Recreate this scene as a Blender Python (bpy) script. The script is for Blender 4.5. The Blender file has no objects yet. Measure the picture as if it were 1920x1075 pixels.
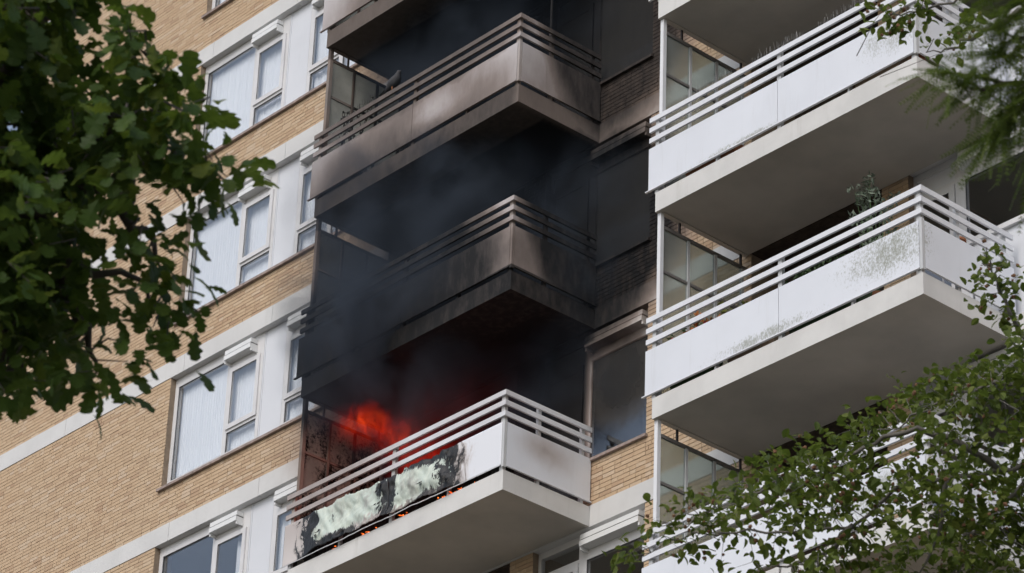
import bpy, math, random
from mathutils import Matrix, Vector
from math import radians, sin, cos, pi

# ---------------------------------------------------------------- camera, sky, sun, exposure
scene = bpy.context.scene
col = scene.collection
Z0 = 20.328            # height of the underside of the burning balcony's slab above the ground
H = 2.85               # storey height
random.seed(7)

cam_d = bpy.data.cameras.new('camera')
cam = bpy.data.objects.new('camera', cam_d)
col.objects.link(cam)
cam_d.sensor_width = 36.0
cam_d.lens = 119.88
cam_d.clip_start = 0.5
cam_d.clip_end = 3000
cr = (0.669330241191578, 0.7421590601052755, 0.0345970769007738)
cu = (0.3478452607602842, -0.3541779285310064, 0.8680792990897174)
cf = (-0.656506437739215, 0.5689972973970433, 0.495218510116319)
cam.matrix_world = Matrix(((cr[0], cu[0], -cf[0], 28.595), (cr[1], cu[1], -cf[1], -26.240),
                           (cr[2], cu[2], -cf[2], 1.650), (0, 0, 0, 1)))
cam_d.dof.use_dof = True
cam_d.dof.focus_distance = 46.0
cam_d.dof.aperture_fstop = 9.0
scene.camera = cam

SUN_EL, SUN_ROT = radians(42), radians(160)
world = bpy.data.worlds.new('World')
scene.world = world
world.use_nodes = True
wn = world.node_tree
wn.nodes.clear()
w_out = wn.nodes.new('ShaderNodeOutputWorld')
w_bg = wn.nodes.new('ShaderNodeBackground')
w_sky = wn.nodes.new('ShaderNodeTexSky')
w_sky.sky_type = 'NISHITA'
w_sky.sun_disc = False
w_sky.sun_elevation = SUN_EL
w_sky.sun_rotation = SUN_ROT
w_sky.air_density = 1.0
w_sky.dust_density = 2.6
w_hs = wn.nodes.new('ShaderNodeHueSaturation')
w_hs.inputs['Saturation'].default_value = 0.72
w_bg.inputs['Strength'].default_value = 0.15
wn.links.new(w_sky.outputs[0], w_hs.inputs['Color'])
wn.links.new(w_hs.outputs[0], w_bg.inputs['Color'])
wn.links.new(w_bg.outputs[0], w_out.inputs['Surface'])

sun_d = bpy.data.lights.new('sun', 'SUN')
sun = bpy.data.objects.new('sun', sun_d)
col.objects.link(sun)
sun_d.energy = 0.7
sun_d.angle = radians(25)
sun_d.color = (1.0, 0.99, 0.97)
sdir = Vector((sin(SUN_ROT) * cos(SUN_EL), cos(SUN_ROT) * cos(SUN_EL), sin(SUN_EL)))
sun.rotation_euler = sdir.to_track_quat('Z', 'Y').to_euler()
sun.location = (0, -40, 60)

vs = scene.view_settings
vs.view_transform = 'Standard'
vs.look = 'None'
vs.exposure = 0.30
vs.gamma = 1.0
vs.use_curve_mapping = False
scene.cycles.use_denoising = True
scene.cycles.max_bounces = 6
scene.cycles.diffuse_bounces = 3
scene.cycles.glossy_bounces = 3
scene.cycles.use_adaptive_sampling = True
scene.cycles.adaptive_threshold = 0.02
scene.cycles.transparent_max_bounces = 16
scene.cycles.volume_bounces = 0
scene.cycles.volume_step_rate = 1.0
scene.cycles.volume_max_steps = 128
scene.cycles.caustics_reflective = False
scene.cycles.caustics_refractive = True

# ---------------------------------------------------------------- helpers
def obj(name, data, parent=None, loc=None, rot=None):
    o = bpy.data.objects.new(name, data)
    col.objects.link(o)
    if parent is not None:
        o.parent = parent
    if loc is not None:
        o.location = loc
    if rot is not None:
        o.rotation_euler = rot
    return o


def empty(name, parent=None, loc=(0, 0, 0)):
    o = obj(name, None, parent, loc)
    o.empty_display_size = 0.2
    return o


def tag(o, label=None, cat=None, group=None, kind=None):
    if label: o['label'] = label
    if cat: o['category'] = cat
    if group: o['group'] = group
    if kind: o['kind'] = kind
    return o


class MB:
    """collects boxes, tubes and faces and makes one mesh of them"""
    def __init__(self):
        self.v = []; self.f = []; self.m = []

    def face(self, pts, mi=0):
        n = len(self.v)
        self.v += [tuple(p) for p in pts]
        self.f.append(tuple(range(n, n + len(pts)))); self.m.append(mi)

    def box(self, x0, x1, y0, y1, z0, z1, mi=0, skip=''):
        n = len(self.v)
        self.v += [(x0, y0, z0), (x1, y0, z0), (x1, y1, z0), (x0, y1, z0),
                   (x0, y0, z1), (x1, y0, z1), (x1, y1, z1), (x0, y1, z1)]
        for k, q in (('b', (0, 3, 2, 1)), ('t', (4, 5, 6, 7)), ('f', (0, 1, 5, 4)),
                     ('k', (2, 3, 7, 6)), ('l', (3, 0, 4, 7)), ('r', (1, 2, 6, 5))):
            if k not in skip:
                self.f.append(tuple(n + i for i in q)); self.m.append(mi)
        return self

    def tube(self, pts, radii, sides=6, mi=0, cap=True):
        pts = [Vector(p) for p in pts]
        rings = []
        up = Vector((0.31, 0.17, 0.93)).normalized()
        for i, p in enumerate(pts):
            d = (pts[min(i + 1, len(pts) - 1)] - pts[max(i - 1, 0)])
            if d.length < 1e-9: d = Vector((0, 0, 1))
            d.normalize()
            a = d.cross(up)
            if a.length < 1e-3: a = d.cross(Vector((1, 0, 0)))
            a.normalize(); b = d.cross(a)
            r = radii[i] if hasattr(radii, '__len__') else radii
            n = len(self.v)
            for k in range(sides):
                t = 2 * pi * k / sides
                self.v.append(tuple(p + a * (r * cos(t)) + b * (r * sin(t))))
            rings.append(n)
        for i in range(len(rings) - 1):
            for k in range(sides):
                k2 = (k + 1) % sides
                self.f.append((rings[i] + k, rings[i] + k2, rings[i + 1] + k2, rings[i + 1] + k)); self.m.append(mi)
        if cap:
            self.f.append(tuple(rings[-1] + k for k in range(sides))); self.m.append(mi)
            self.f.append(tuple(rings[0] + k for k in reversed(range(sides)))); self.m.append(mi)
        return self

    def blob(self, c, r, seg=8, rings=5, jit=0.0, mi=0):
        c = Vector(c); rr = r if hasattr(r, '__len__') else (r, r, r)
        n = len(self.v)
        self.v.append((c.x, c.y, c.z + rr[2]))
        for i in range(1, rings):
            ph = pi * i / rings
            for k in range(seg):
                t = 2 * pi * k / seg
                j = 1 + random.uniform(-jit, jit)
                self.v.append((c.x + rr[0] * j * sin(ph) * cos(t), c.y + rr[1] * j * sin(ph) * sin(t), c.z + rr[2] * j * cos(ph)))
        self.v.append((c.x, c.y, c.z - rr[2])); last = len(self.v) - 1
        for k in range(seg):
            k2 = (k + 1) % seg
            self.f.append((n, n + 1 + k, n + 1 + k2)); self.m.append(mi)
            for i in range(rings - 2):
                a = n + 1 + i * seg
                self.f.append((a + k, a + seg + k, a + seg + k2, a + k2)); self.m.append(mi)
            a = n + 1 + (rings - 2) * seg
            self.f.append((a + k, last, a + k2)); self.m.append(mi)
        return self

    def mesh(self, name, mats, smooth=False):
        me = bpy.data.meshes.new(name)
        me.from_pydata(self.v, [], self.f)
        for m in (mats if isinstance(mats, (list, tuple)) else [mats]):
            me.materials.append(m)
        if any(self.m):
            me.polygons.foreach_set('material_index', self.m)
        if smooth:
            me.polygons.foreach_set('use_smooth', [True] * len(me.polygons))
        me.update()
        return me

    def build(self, name, mats, parent=None, smooth=False, loc=None):
        return obj(name, self.mesh(name, mats, smooth), parent, loc)


# ---------------------------------------------------------------- materials
def new_mat(name):
    m = bpy.data.materials.new(name)
    m.use_nodes = True
    nt = m.node_tree
    nt.nodes.clear()
    out = nt.nodes.new('ShaderNodeOutputMaterial')
    return m, nt, out


def N(nt, typ, **kw):
    n = nt.nodes.new(typ)
    for k, v in kw.items():
        setattr(n, k, v)
    return n


def setin(n, **kw):
    for k, v in kw.items():
        n.inputs[k.replace('_', ' ')].default_value = v
    return n


def math_node(nt, op, a, b=None, clamp=False):
    n = N(nt, 'ShaderNodeMath', operation=op, use_clamp=clamp)
    for i, x in enumerate((a, b)):
        if x is None: continue
        if isinstance(x, (int, float)): n.inputs[i].default_value = x
        else: nt.links.new(x, n.inputs[i])
    return n.outputs[0]


def mixc(nt, fac, a, b, blend='MIX'):
    n = N(nt, 'ShaderNodeMix', data_type='RGBA', blend_type=blend)
    for i, x in ((0, fac), (6, a), (7, b)):
        if isinstance(x, (int, float)): n.inputs[i].default_value = x
        elif isinstance(x, (tuple, list)): n.inputs[i].default_value = (*x, 1) if len(x) == 3 else x
        else: nt.links.new(x, n.inputs[i])
    return n.outputs[2]


def maprange(nt, x, a, b, c=0.0, d=1.0, smooth=True):
    n = N(nt, 'ShaderNodeMapRange', interpolation_type='SMOOTHSTEP' if smooth else 'LINEAR')
    nt.links.new(x, n.inputs[0])
    for i, v in enumerate((a, b, c, d)): n.inputs[i + 1].default_value = v
    return n.outputs[0]


def noise(nt, vec, scale, detail=4, rough=0.55, dist=0.0):
    n = N(nt, 'ShaderNodeTexNoise')
    setin(n, Scale=scale, Detail=detail, Roughness=rough, Distortion=dist)
    if vec is not None: nt.links.new(vec, n.inputs['Vector'])
    return n.outputs['Fac']


def scaled(nt, vec, s):
    n = N(nt, 'ShaderNodeVectorMath', operation='MULTIPLY')
    nt.links.new(vec, n.inputs[0]); n.inputs[1].default_value = s
    return n.outputs[0]


def place_pos(nt):
    """position on the building, measured from the burning balcony's corner"""
    g = N(nt, 'ShaderNodeNewGeometry')
    s = N(nt, 'ShaderNodeVectorMath', operation='SUBTRACT')
    nt.links.new(g.outputs['Position'], s.inputs[0]); s.inputs[1].default_value = (0, 0, Z0)
    return s.outputs[0]


# soot left by the fire on whatever stood in the smoke: (centre, radii, inner, strength, boxy)
SOOT = [
    ((-2.25, 0.55, 1.95), (2.24, 1.50, 1.75), 0.86, 1.00, True),    # inside the burning balcony
    ((-3.05, -1.0, 3.5), (4.4, 3.0, 1.9), 0.55, 0.98, False),     # balcony above, slab and panels
    ((-2.2, 0.40, 4.70), (2.50, 1.60, 1.60), 0.80, 1.00, True),
    ((0.1, 0.0, 4.20), (2.2, 1.9, 2.35), 0.55, 0.97, False),       # wall and window beside it
    ((-2.3, -0.9, 5.75), (4.9, 2.9, 2.5), 0.15, 0.90, False),      # second balcony above
    ((-2.2, 0.40, 7.45), (2.50, 1.60, 1.65), 0.80, 1.00, True),
    ((0.3, 0.1, 7.60), (2.0, 1.9, 2.9), 0.55, 0.93, False),
    ((-2.4, -0.6, 8.75), (4.4, 2.6, 2.3), 0.15, 0.92, False),
    ((-2.2, 0.40, 10.4), (2.50, 1.60, 1.65), 0.80, 0.97, True),
    ((-2.2, -1.48, 7.00), (4.5, 1.0, 0.85), 0.3, 0.80, False),
    ((-2.0, -1.1, 5.80), (3.6, 1.6, 0.50), 0.3, 0.90, False),
    ((-2.2, -0.75, 2.92), (2.7, 1.05, 0.34), 0.80, 0.97, True),     # soffits and slab edges above the fire
    ((-2.2, -0.75, 5.75), (2.7, 1.05, 0.32), 0.75, 0.88, True),
    ((-2.2, -0.72, 8.60), (2.7, 1.00, 0.30), 0.75, 0.80, True),
    ((0.40, 0.12, 2.05), (1.0, 0.35, 1.10), 0.30, 0.86, False),      # window beside the fire
    ((-3.9, -1.48, 1.35), (2.9, 0.6, 1.1), 0.25, 0.52, False),     # rails over the burnt panel
    ((-0.6, -1.48, 1.35), (1.6, 0.6, 0.5), 0.25, 0.20, False),
    ((0.02, -0.78, 0.78), (0.40, 0.72, 0.42), 0.0, 0.52, False),  # stain on the end panel
]


def soot_group():
    g = bpy.data.node_groups.new('soot_field', 'ShaderNodeTree')
    g.interface.new_socket('Soot', in_out='OUTPUT', socket_type='NodeSocketFloat')
    go = g.nodes.new('NodeGroupOutput')
    p = place_pos(g)
    nz = N(g, 'ShaderNodeTexNoise'); setin(nz, Scale=1.1, Detail=4, Roughness=0.6)
    g.links.new(p, nz.inputs['Vector'])
    off = N(g, 'ShaderNodeVectorMath', operation='SUBTRACT')
    g.links.new(nz.outputs['Color'], off.inputs[0]); off.inputs[1].default_value = (0.5, 0.5, 0.5)
    wp = N(g, 'ShaderNodeVectorMath', operation='MULTIPLY_ADD')
    g.links.new(off.outputs[0], wp.inputs[0]); wp.inputs[1].default_value = (0.7, 0.3, 0.6); g.links.new(p, wp.inputs[2])
    tot = None
    for c, r, inner, st, boxy in SOOT:
        d = N(g, 'ShaderNodeVectorMath', operation='SUBTRACT')
        g.links.new(p if boxy else wp.outputs[0], d.inputs[0]); d.inputs[1].default_value = c
        e = N(g, 'ShaderNodeVectorMath', operation='DIVIDE')
        g.links.new(d.outputs[0], e.inputs[0]); e.inputs[1].default_value = r
        if boxy:
            ab = N(g, 'ShaderNodeVectorMath', operation='ABSOLUTE'); g.links.new(e.outputs[0], ab.inputs[0])
            sp = N(g, 'ShaderNodeSeparateXYZ'); g.links.new(ab.outputs[0], sp.inputs[0])
            L = math_node(g, 'MAXIMUM', math_node(g, 'MAXIMUM', sp.outputs[0], sp.outputs[1]), sp.outputs[2])
        else:
            ln = N(g, 'ShaderNodeVectorMath', operation='LENGTH'); g.links.new(e.outputs[0], ln.inputs[0])
            L = ln.outputs['Value']
        s = maprange(g, L, 1.0, inner, 0.0, st)
        tot = s if tot is None else math_node(g, 'MAXIMUM', tot, s)
    # washed patch on the upper panel
    fine = noise(g, scaled(g, p, (1, 1, 0.35)), 9.0, 5, 0.65)
    tot = math_node(g, 'MULTIPLY', tot, maprange(g, fine, 0.2, 0.75, 0.93, 1.04, False))
    d = N(g, 'ShaderNodeVectorMath', operation='SUBTRACT'); g.links.new(wp.outputs[0], d.inputs[0]); d.inputs[1].default_value = (-1.75, -1.5, 6.36)
    e = N(g, 'ShaderNodeVectorMath', operation='DIVIDE'); g.links.new(d.outputs[0], e.inputs[0]); e.inputs[1].default_value = (0.95, 0.4, 0.42)
    ln = N(g, 'ShaderNodeVectorMath', operation='LENGTH'); g.links.new(e.outputs[0], ln.inputs[0])
    tot = math_node(g, 'SUBTRACT', tot, maprange(g, ln.outputs['Value'], 1.0, 0.0, 0.0, 0.30), True)
    g.links.new(tot, go.inputs[0])
    return g


SOOTG = soot_group()


def sooted(nt, colour, strength=1.0):
    gn = N(nt, 'ShaderNodeGroup'); gn.node_tree = SOOTG
    s = gn.outputs[0]
    if strength != 1.0: s = math_node(nt, 'MULTIPLY', s, strength)
    brown = mixc(nt, maprange(nt, s, 0.0, 0.65, 0, 0.88, False), colour, (0.285, 0.215, 0.178))
    return mixc(nt, maprange(nt, s, 0.45, 0.97, 0, 1, False), brown, (0.012, 0.012, 0.013)), s


def mat_solid(name, c, rough=0.6, var=0.10, vscale=2.5, soot=True, spec=0.3, streak=0.0, streakc=(0.25, 0.23, 0.18), bump=0.0, metallic=0.0, mildew=None):
    m, nt, out = new_mat(name)
    b = N(nt, 'ShaderNodeBsdfPrincipled')
    p = place_pos(nt)
    n1 = noise(nt, p, vscale, 5, 0.6)
    dark = tuple(x * (1 - var * 2) for x in c)
    cc = mixc(nt, maprange(nt, n1, 0.3, 0.75), c, dark)
    if streak:
        n2 = noise(nt, scaled(nt, p, (9, 9, 0.8)), 1.0, 4, 0.7)
        cc = mixc(nt, maprange(nt, n2, 0.55, 0.8, 0, streak), cc, streakc)
    if mildew:
        for (ctr, rad, amt) in mildew:
            d = N(nt, 'ShaderNodeVectorMath', operation='SUBTRACT'); nt.links.new(p, d.inputs[0]); d.inputs[1].default_value = ctr
            e = N(nt, 'ShaderNodeVectorMath', operation='DIVIDE'); nt.links.new(d.outputs[0], e.inputs[0]); e.inputs[1].default_value = rad
            ln = N(nt, 'ShaderNodeVectorMath', operation='LENGTH'); nt.links.new(e.outputs[0], ln.inputs[0])
            reg = maprange(nt, ln.outputs['Value'], 1.0, 0.1)
            sp = math_node(nt, 'ADD', math_node(nt, 'MULTIPLY', noise(nt, scaled(nt, p, (1, 1, 0.6)), 48, 4, 0.75), 0.7), math_node(nt, 'MULTIPLY', noise(nt, p, 5, 4, 0.6), 0.3))
            f = math_node(nt, 'MULTIPLY', maprange(nt, math_node(nt, 'ADD', math_node(nt, 'MULTIPLY', reg, 0.22), sp), 0.58, 0.80), math_node(nt, 'MULTIPLY', maprange(nt, reg, 0.0, 0.3), amt))
            cc = mixc(nt, f, cc, (0.30, 0.31, 0.27))
    if soot:
        cc, s = sooted(nt, cc)
        nt.links.new(maprange(nt, s, 0, 1, rough, 0.9, False), b.inputs['Roughness'])
    else:
        b.inputs['Roughness'].default_value = rough
    b.inputs['Specular IOR Level'].default_value = spec
    b.inputs['Metallic'].default_value = metallic
    nt.links.new(cc, b.inputs['Base Color'])
    if bump:
        bp = N(nt, 'ShaderNodeBump'); setin(bp, Strength=bump, Distance=0.01)
        nt.links.new(noise(nt, p, 60, 3, 0.6), bp.inputs['Height']); nt.links.new(bp.outputs[0], b.inputs['Normal'])
    nt.links.new(b.outputs[0], out.inputs['Surface'])
    return m


def mat_brick():
    m, nt, out = new_mat('yellow_brick')
    b = N(nt, 'ShaderNodeBsdfPrincipled')
    p = place_pos(nt)
    g = N(nt, 'ShaderNodeNewGeometry'); oi = N(nt, 'ShaderNodeObjectInfo')
    r = math_node(nt, 'FRACT', math_node(nt, 'ADD', g.outputs['Random Per Island'], oi.outputs['Random']))
    ramp = N(nt, 'ShaderNodeValToRGB')
    el = ramp.color_ramp.elements
    el[0].position = 0.0; el[0].color = (0.42, 0.29, 0.195, 1)
    el[1].position = 1.0; el[1].color = (0.57, 0.45, 0.335, 1)
    for pos, c in ((0.18, (0.49, 0.355, 0.235, 1)), (0.5, (0.525, 0.385, 0.255, 1)), (0.8, (0.545, 0.41, 0.28, 1))):
        e = el.new(pos); e.color = c
    nt.links.new(r, ramp.inputs[0])
    cc = mixc(nt, maprange(nt, noise(nt, p, 26, 4, 0.65), 0.35, 0.8, 0, 0.28), ramp.outputs[0], (0.35, 0.24, 0.145))
    cc = mixc(nt, maprange(nt, noise(nt, p, 0.55, 3, 0.5), 0.35, 0.7, 0, 0.30), cc, (0.52, 0.41, 0.29))
    cc, s = sooted(nt, cc)
    nt.links.new(cc, b.inputs['Base Color'])
    setin(b, Roughness=0.9); b.inputs['Specular IOR Level'].default_value = 0.15
    bp = N(nt, 'ShaderNodeBump'); setin(bp, Strength=0.5, Distance=0.004)
    nt.links.new(noise(nt, p, 90, 3, 0.6), bp.inputs['Height']); nt.links.new(bp.outputs[0], b.inputs['Normal'])
    nt.links.new(b.outputs[0], out.inputs['Surface'])
    return m


def mat_pane(name, refl=0.15, tint=(0.98, 0.99, 1.0), soot=True):
    m, nt, out = new_mat(name)
    tr = N(nt, 'ShaderNodeBsdfTransparent'); tr.inputs[0].default_value = (*tint, 1)
    gl = N(nt, 'ShaderNodeBsdfGlossy'); setin(gl, Roughness=0.02); gl.inputs[0].default_value = (0.95, 0.98, 1.0, 1)
    fr = N(nt, 'ShaderNodeLayerWeight'); fr.inputs['Blend'].default_value = 0.5
    f = math_node(nt, 'ADD', math_node(nt, 'MULTIPLY', math_node(nt, 'POWER', fr.outputs['Facing'], 3.0), 0.7), refl * 0.45, True)
    mx = N(nt, 'ShaderNodeMixShader')
    nt.links.new(f, mx.inputs[0]); nt.links.new(tr.outputs[0], mx.inputs[1]); nt.links.new(gl.outputs[0], mx.inputs[2])
    if soot:
        df = N(nt, 'ShaderNodeBsdfDiffuse')
        gn = N(nt, 'ShaderNodeGroup'); gn.node_tree = SOOTG
        cc = mixc(nt, maprange(nt, gn.outputs[0], 0.5, 1.0), (0.075, 0.07, 0.065), (0.03, 0.03, 0.03))
        nt.links.new(cc, df.inputs[0])
        m2 = N(nt, 'ShaderNodeMixShader')
        nt.links.new(maprange(nt, gn.outputs[0], 0.15, 0.9, 0, 0.93), m2.inputs[0])
        nt.links.new(mx.outputs[0], m2.inputs[1]); nt.links.new(df.outputs[0], m2.inputs[2])
        nt.links.new(m2.outputs[0], out.inputs['Surface'])
    else:
        nt.links.new(mx.outputs[0], out.inputs['Surface'])
    return m


def mat_screen(name, film=0.0, filmc=(0.3, 0.3, 0.28), char=False):
    """obscured glass of the balcony end screens"""
    m, nt, out = new_mat(name)
    p = place_pos(nt)
    gl = N(nt, 'ShaderNodeBsdfRefraction'); setin(gl, Roughness=0.14, IOR=1.25); gl.inputs[0].default_value = (0.80, 0.86, 0.83, 1)
    gs = N(nt, 'ShaderNodeBsdfGlossy'); setin(gs, Roughness=0.12)
    mx = N(nt, 'ShaderNodeMixShader'); mx.inputs[0].default_value = 0.07
    nt.links.new(gl.outputs[0], mx.inputs[1]); nt.links.new(gs.outputs[0], mx.inputs[2])
    sh = mx.outputs[0]
    if film:
        df = N(nt, 'ShaderNodeBsdfDiffuse')
        tl = N(nt, 'ShaderNodeBsdfTranslucent')
        n1 = noise(nt, p, 1.4, 4, 0.6)
        cc = mixc(nt, maprange(nt, n1, 0.3, 0.7), filmc, tuple(x * 0.62 for x in filmc))
        if char:
            n2 = noise(nt, p, 22, 5, 0.75)
            n3 = noise(nt, scaled(nt, p, (1, 1, 0.7)), 2.2, 3, 0.6)
            cf_ = maprange(nt, math_node(nt, 'ADD', math_node(nt, 'MULTIPLY', n2, 0.55), math_node(nt, 'MULTIPLY', n3, 0.75)), 0.62, 0.76)
            cc = mixc(nt, cf_, cc, (0.012, 0.011, 0.010))
        nt.links.new(cc, df.inputs[0]); nt.links.new(cc, tl.inputs[0])
        ad = N(nt, 'ShaderNodeMixShader'); ad.inputs[0].default_value = 0.5
        nt.links.new(df.outputs[0], ad.inputs[1]); nt.links.new(tl.outputs[0], ad.inputs[2])
        m2 = N(nt, 'ShaderNodeMixShader'); m2.inputs[0].default_value = film
        nt.links.new(sh, m2.inputs[1]); nt.links.new(ad.outputs[0], m2.inputs[2])
        sh = m2.outputs[0]
    nt.links.new(sh, out.inputs['Surface'])
    return m


def mat_leaf(name, c1, c2, c3, trans=0.35):
    m, nt, out = new_mat(name)
    g = N(nt, 'ShaderNodeNewGeometry'); oi = N(nt, 'ShaderNodeObjectInfo')
    r = math_node(nt, 'FRACT', math_node(nt, 'ADD', g.outputs['Random Per Island'], oi.outputs['Random']))
    ramp = N(nt, 'ShaderNodeValToRGB')
    el = ramp.color_ramp.elements
    el[0].position = 0; el[0].color = (*c1, 1); el[1].position = 1; el[1].color = (*c3, 1)
    e = el.new(0.62); e.color = (*c2, 1)
    nt.links.new(r, ramp.inputs[0])
    cc = mixc(nt, maprange(nt, noise(nt, g.outputs['Position'], 45, 3, 0.6), 0.35, 0.75, 0, 0.35), ramp.outputs[0], c1)
    b = N(nt, 'ShaderNodeBsdfPrincipled'); setin(b, Roughness=0.5); b.inputs['Specular IOR Level'].default_value = 0.2
    nt.links.new(cc, b.inputs['Base Color'])
    tl = N(nt, 'ShaderNodeBsdfTranslucent')
    nt.links.new(mixc(nt, 0.6, cc, (0.13, 0.19, 0.02)), tl.inputs[0])
    mx = N(nt, 'ShaderNodeMixShader'); mx.inputs[0].default_value = trans
    nt.links.new(b.outputs[0], mx.inputs[1]); nt.links.new(tl.outputs[0], mx.inputs[2])
    nt.links.new(mx.outputs[0], out.inputs['Surface'])
    return m


def mat_simple(name, c, rough=0.7, emit=None, es=0.0):
    m, nt, out = new_mat(name)
    b = N(nt, 'ShaderNodeBsdfPrincipled'); setin(b, Roughness=rough)
    g = N(nt, 'ShaderNodeNewGeometry')
    cc = mixc(nt, maprange(nt, noise(nt, g.outputs['Position'], 18, 4, 0.6), 0.3, 0.75, 0, 0.5), c, tuple(x * 0.6 for x in c))
    nt.links.new(cc, b.inputs['Base Color'])
    if emit:
        oi = N(nt, 'ShaderNodeNewGeometry')
        ec = mixc(nt, maprange(nt, noise(nt, oi.outputs['Position'], 30, 3, 0.6), 0.35, 0.7), emit, tuple(x * t for x, t in zip(emit, (0.8, 0.35, 0.2))))
        nt.links.new(ec, b.inputs['Emission Color'])
        nt.links.new(maprange(nt, noise(nt, oi.outputs['Position'], 55, 3, 0.7), 0.38, 0.64, es * 0.02, es), b.inputs['Emission Strength'])
    nt.links.new(b.outputs[0], out.inputs['Surface'])
    return m


def mat_burnt_panel():
    """enamelled panel whose skin has burnt off over a pale green core, with char streaks"""
    m, nt, out = new_mat('burnt_panel')
    p = place_pos(nt)
    sp = N(nt, 'ShaderNodeSeparateXYZ'); nt.links.new(p, sp.inputs[0])
    X, Zh = sp.outputs[0], sp.outputs[2]
    nA = noise(nt, scaled(nt, p, (1.0, 0, 0.6)), 4.5, 6, 0.68, 0.8)
    nB = noise(nt, scaled(nt, p, (2.2, 0, 0.55)), 7.0, 6, 0.72, 1.4)
    nC = noise(nt, scaled(nt, p, (1.0, 0, 1.0)), 26.0, 4, 0.7, 0.5)
    wob = math_node(nt, 'ADD', math_node(nt, 'MULTIPLY', math_node(nt, 'SUBTRACT', nA, 0.5), 1.1), math_node(nt, 'MULTIPLY', math_node(nt, 'SUBTRACT', nB, 0.5), 0.35))
    Xw = math_node(nt, 'ADD', X, wob)
    # burnt stretch runs from about -3.9 to -0.9
    left = maprange(nt, Xw, -4.02, -3.86)
    right = maprange(nt, Xw, -0.86, -0.98)
    low = maprange(nt, math_node(nt, 'ADD', Zh, math_node(nt, 'MULTIPLY', math_node(nt, 'SUBTRACT', math_node(nt, 'ADD', math_node(nt, 'MULTIPLY', nA, 0.6), math_node(nt, 'MULTIPLY', nB, 0.4)), 0.5), 0.8)), 0.40, 0.46)
    burnt = math_node(nt, 'MULTIPLY', math_node(nt, 'MULTIPLY', left, right), low)
    # char: along the borders of the burnt stretch, the seam between panels and the upper edge
    eL = math_node(nt, 'MULTIPLY', maprange(nt, Xw, -4.05, -3.9), maprange(nt, Xw, -3.55, -3.75))
    eR = math_node(nt, 'MULTIPLY', maprange(nt, Xw, -1.18, -1.02), maprange(nt, Xw, -0.80, -0.93))
    eS = math_node(nt, 'MULTIPLY', maprange(nt, Xw, -2.42, -2.26), maprange(nt, Xw, -1.98, -2.14))
    eT = math_node(nt, 'MULTIPLY', maprange(nt, Zh, 0.68, 0.90), maprange(nt, X, -2.3, -1.6, 0.25, 0.9))
    eB = math_node(nt, 'MULTIPLY', maprange(nt, Zh, 0.56, 0.40), maprange(nt, X, -2.4, -3.2, 0.25, 0.9))
    edge = math_node(nt, 'MAXIMUM', math_node(nt, 'MAXIMUM', eL, eR), eS)
    rag = math_node(nt, 'ADD', math_node(nt, 'MULTIPLY', nB, 0.8), math_node(nt, 'MULTIPLY', nC, 0.25))
    ch = math_node(nt, 'MAXIMUM', math_node(nt, 'MULTIPLY', edge, 0.62), math_node(nt, 'MULTIPLY', math_node(nt, 'MAXIMUM', eT, eB), 0.46))
    flake = math_node(nt, 'MULTIPLY', maprange(nt, noise(nt, scaled(nt, p, (1, 0, 1)), 2.6, 2, 0.5), 0.52, 0.66), 0.20)
    char = maprange(nt, math_node(nt, 'ADD', math_node(nt, 'MAXIMUM', ch, flake), rag), 0.77, 0.84)
    green = mixc(nt, maprange(nt, nA, 0.3, 0.7), (0.48, 0.56, 0.51), (0.60, 0.65, 0.57))
    green = mixc(nt, maprange(nt, nC, 0.5, 0.8, 0, 0.45), green, (0.36, 0.42, 0.35))
    green = mixc(nt, maprange(nt, noise(nt, scaled(nt, p, (1.0, 0, 0.8)), 3.3, 5, 0.65), 0.48, 0.70, 0, 0.75), green, (0.27, 0.26, 0.24))
    white = mixc(nt, maprange(nt, Xw, -0.55, -0.92, 0, 0.8), (0.71, 0.725, 0.765), (0.42, 0.33, 0.27))
    whiteL = mixc(nt, maprange(nt, Zh, 0.35, 0.9, 0.2, 0.7), (0.62, 0.58, 0.56), (0.40, 0.35, 0.33))
    white = mixc(nt, maprange(nt, X, -2.0, -3.0), white, whiteL)
    white = mixc(nt, math_node(nt, 'MULTIPLY', maprange(nt, Xw, -0.70, -0.95), maprange(nt, X, -2.0, -1.5)), white, (0.012, 0.011, 0.012))
    grime = mixc(nt, maprange(nt, nB, 0.35, 0.75, 0.2, 0.9), white, (0.10, 0.085, 0.08))
    white = mixc(nt, math_node(nt, 'MULTIPLY', maprange(nt, Zh, 0.55, 0.42), math_node(nt, 'MULTIPLY', left, right)), white, grime)
    cc = mixc(nt, burnt, white, green)
    inside = math_node(nt, 'MULTIPLY', maprange(nt, Xw, -4.10, -3.95), maprange(nt, Xw, -0.76, -0.9))
    cc = mixc(nt, math_node(nt, 'MULTIPLY', char, inside), cc, (0.010, 0.010, 0.011))
    b = N(nt, 'ShaderNodeBsdfPrincipled'); setin(b, Roughness=0.5)
    nt.links.new(cc, b.inputs['Base Color'])
    bp = N(nt, 'ShaderNodeBump'); setin(bp, Strength=0.6, Distance=0.02)
    nt.links.new(math_node(nt, 'MULTIPLY', math_node(nt, 'ADD', nB, nA), inside), bp.inputs['Height']); nt.links.new(bp.outputs[0], b.inputs['Normal'])
    nt.links.new(b.outputs[0], out.inputs['Surface'])
    return m


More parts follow.
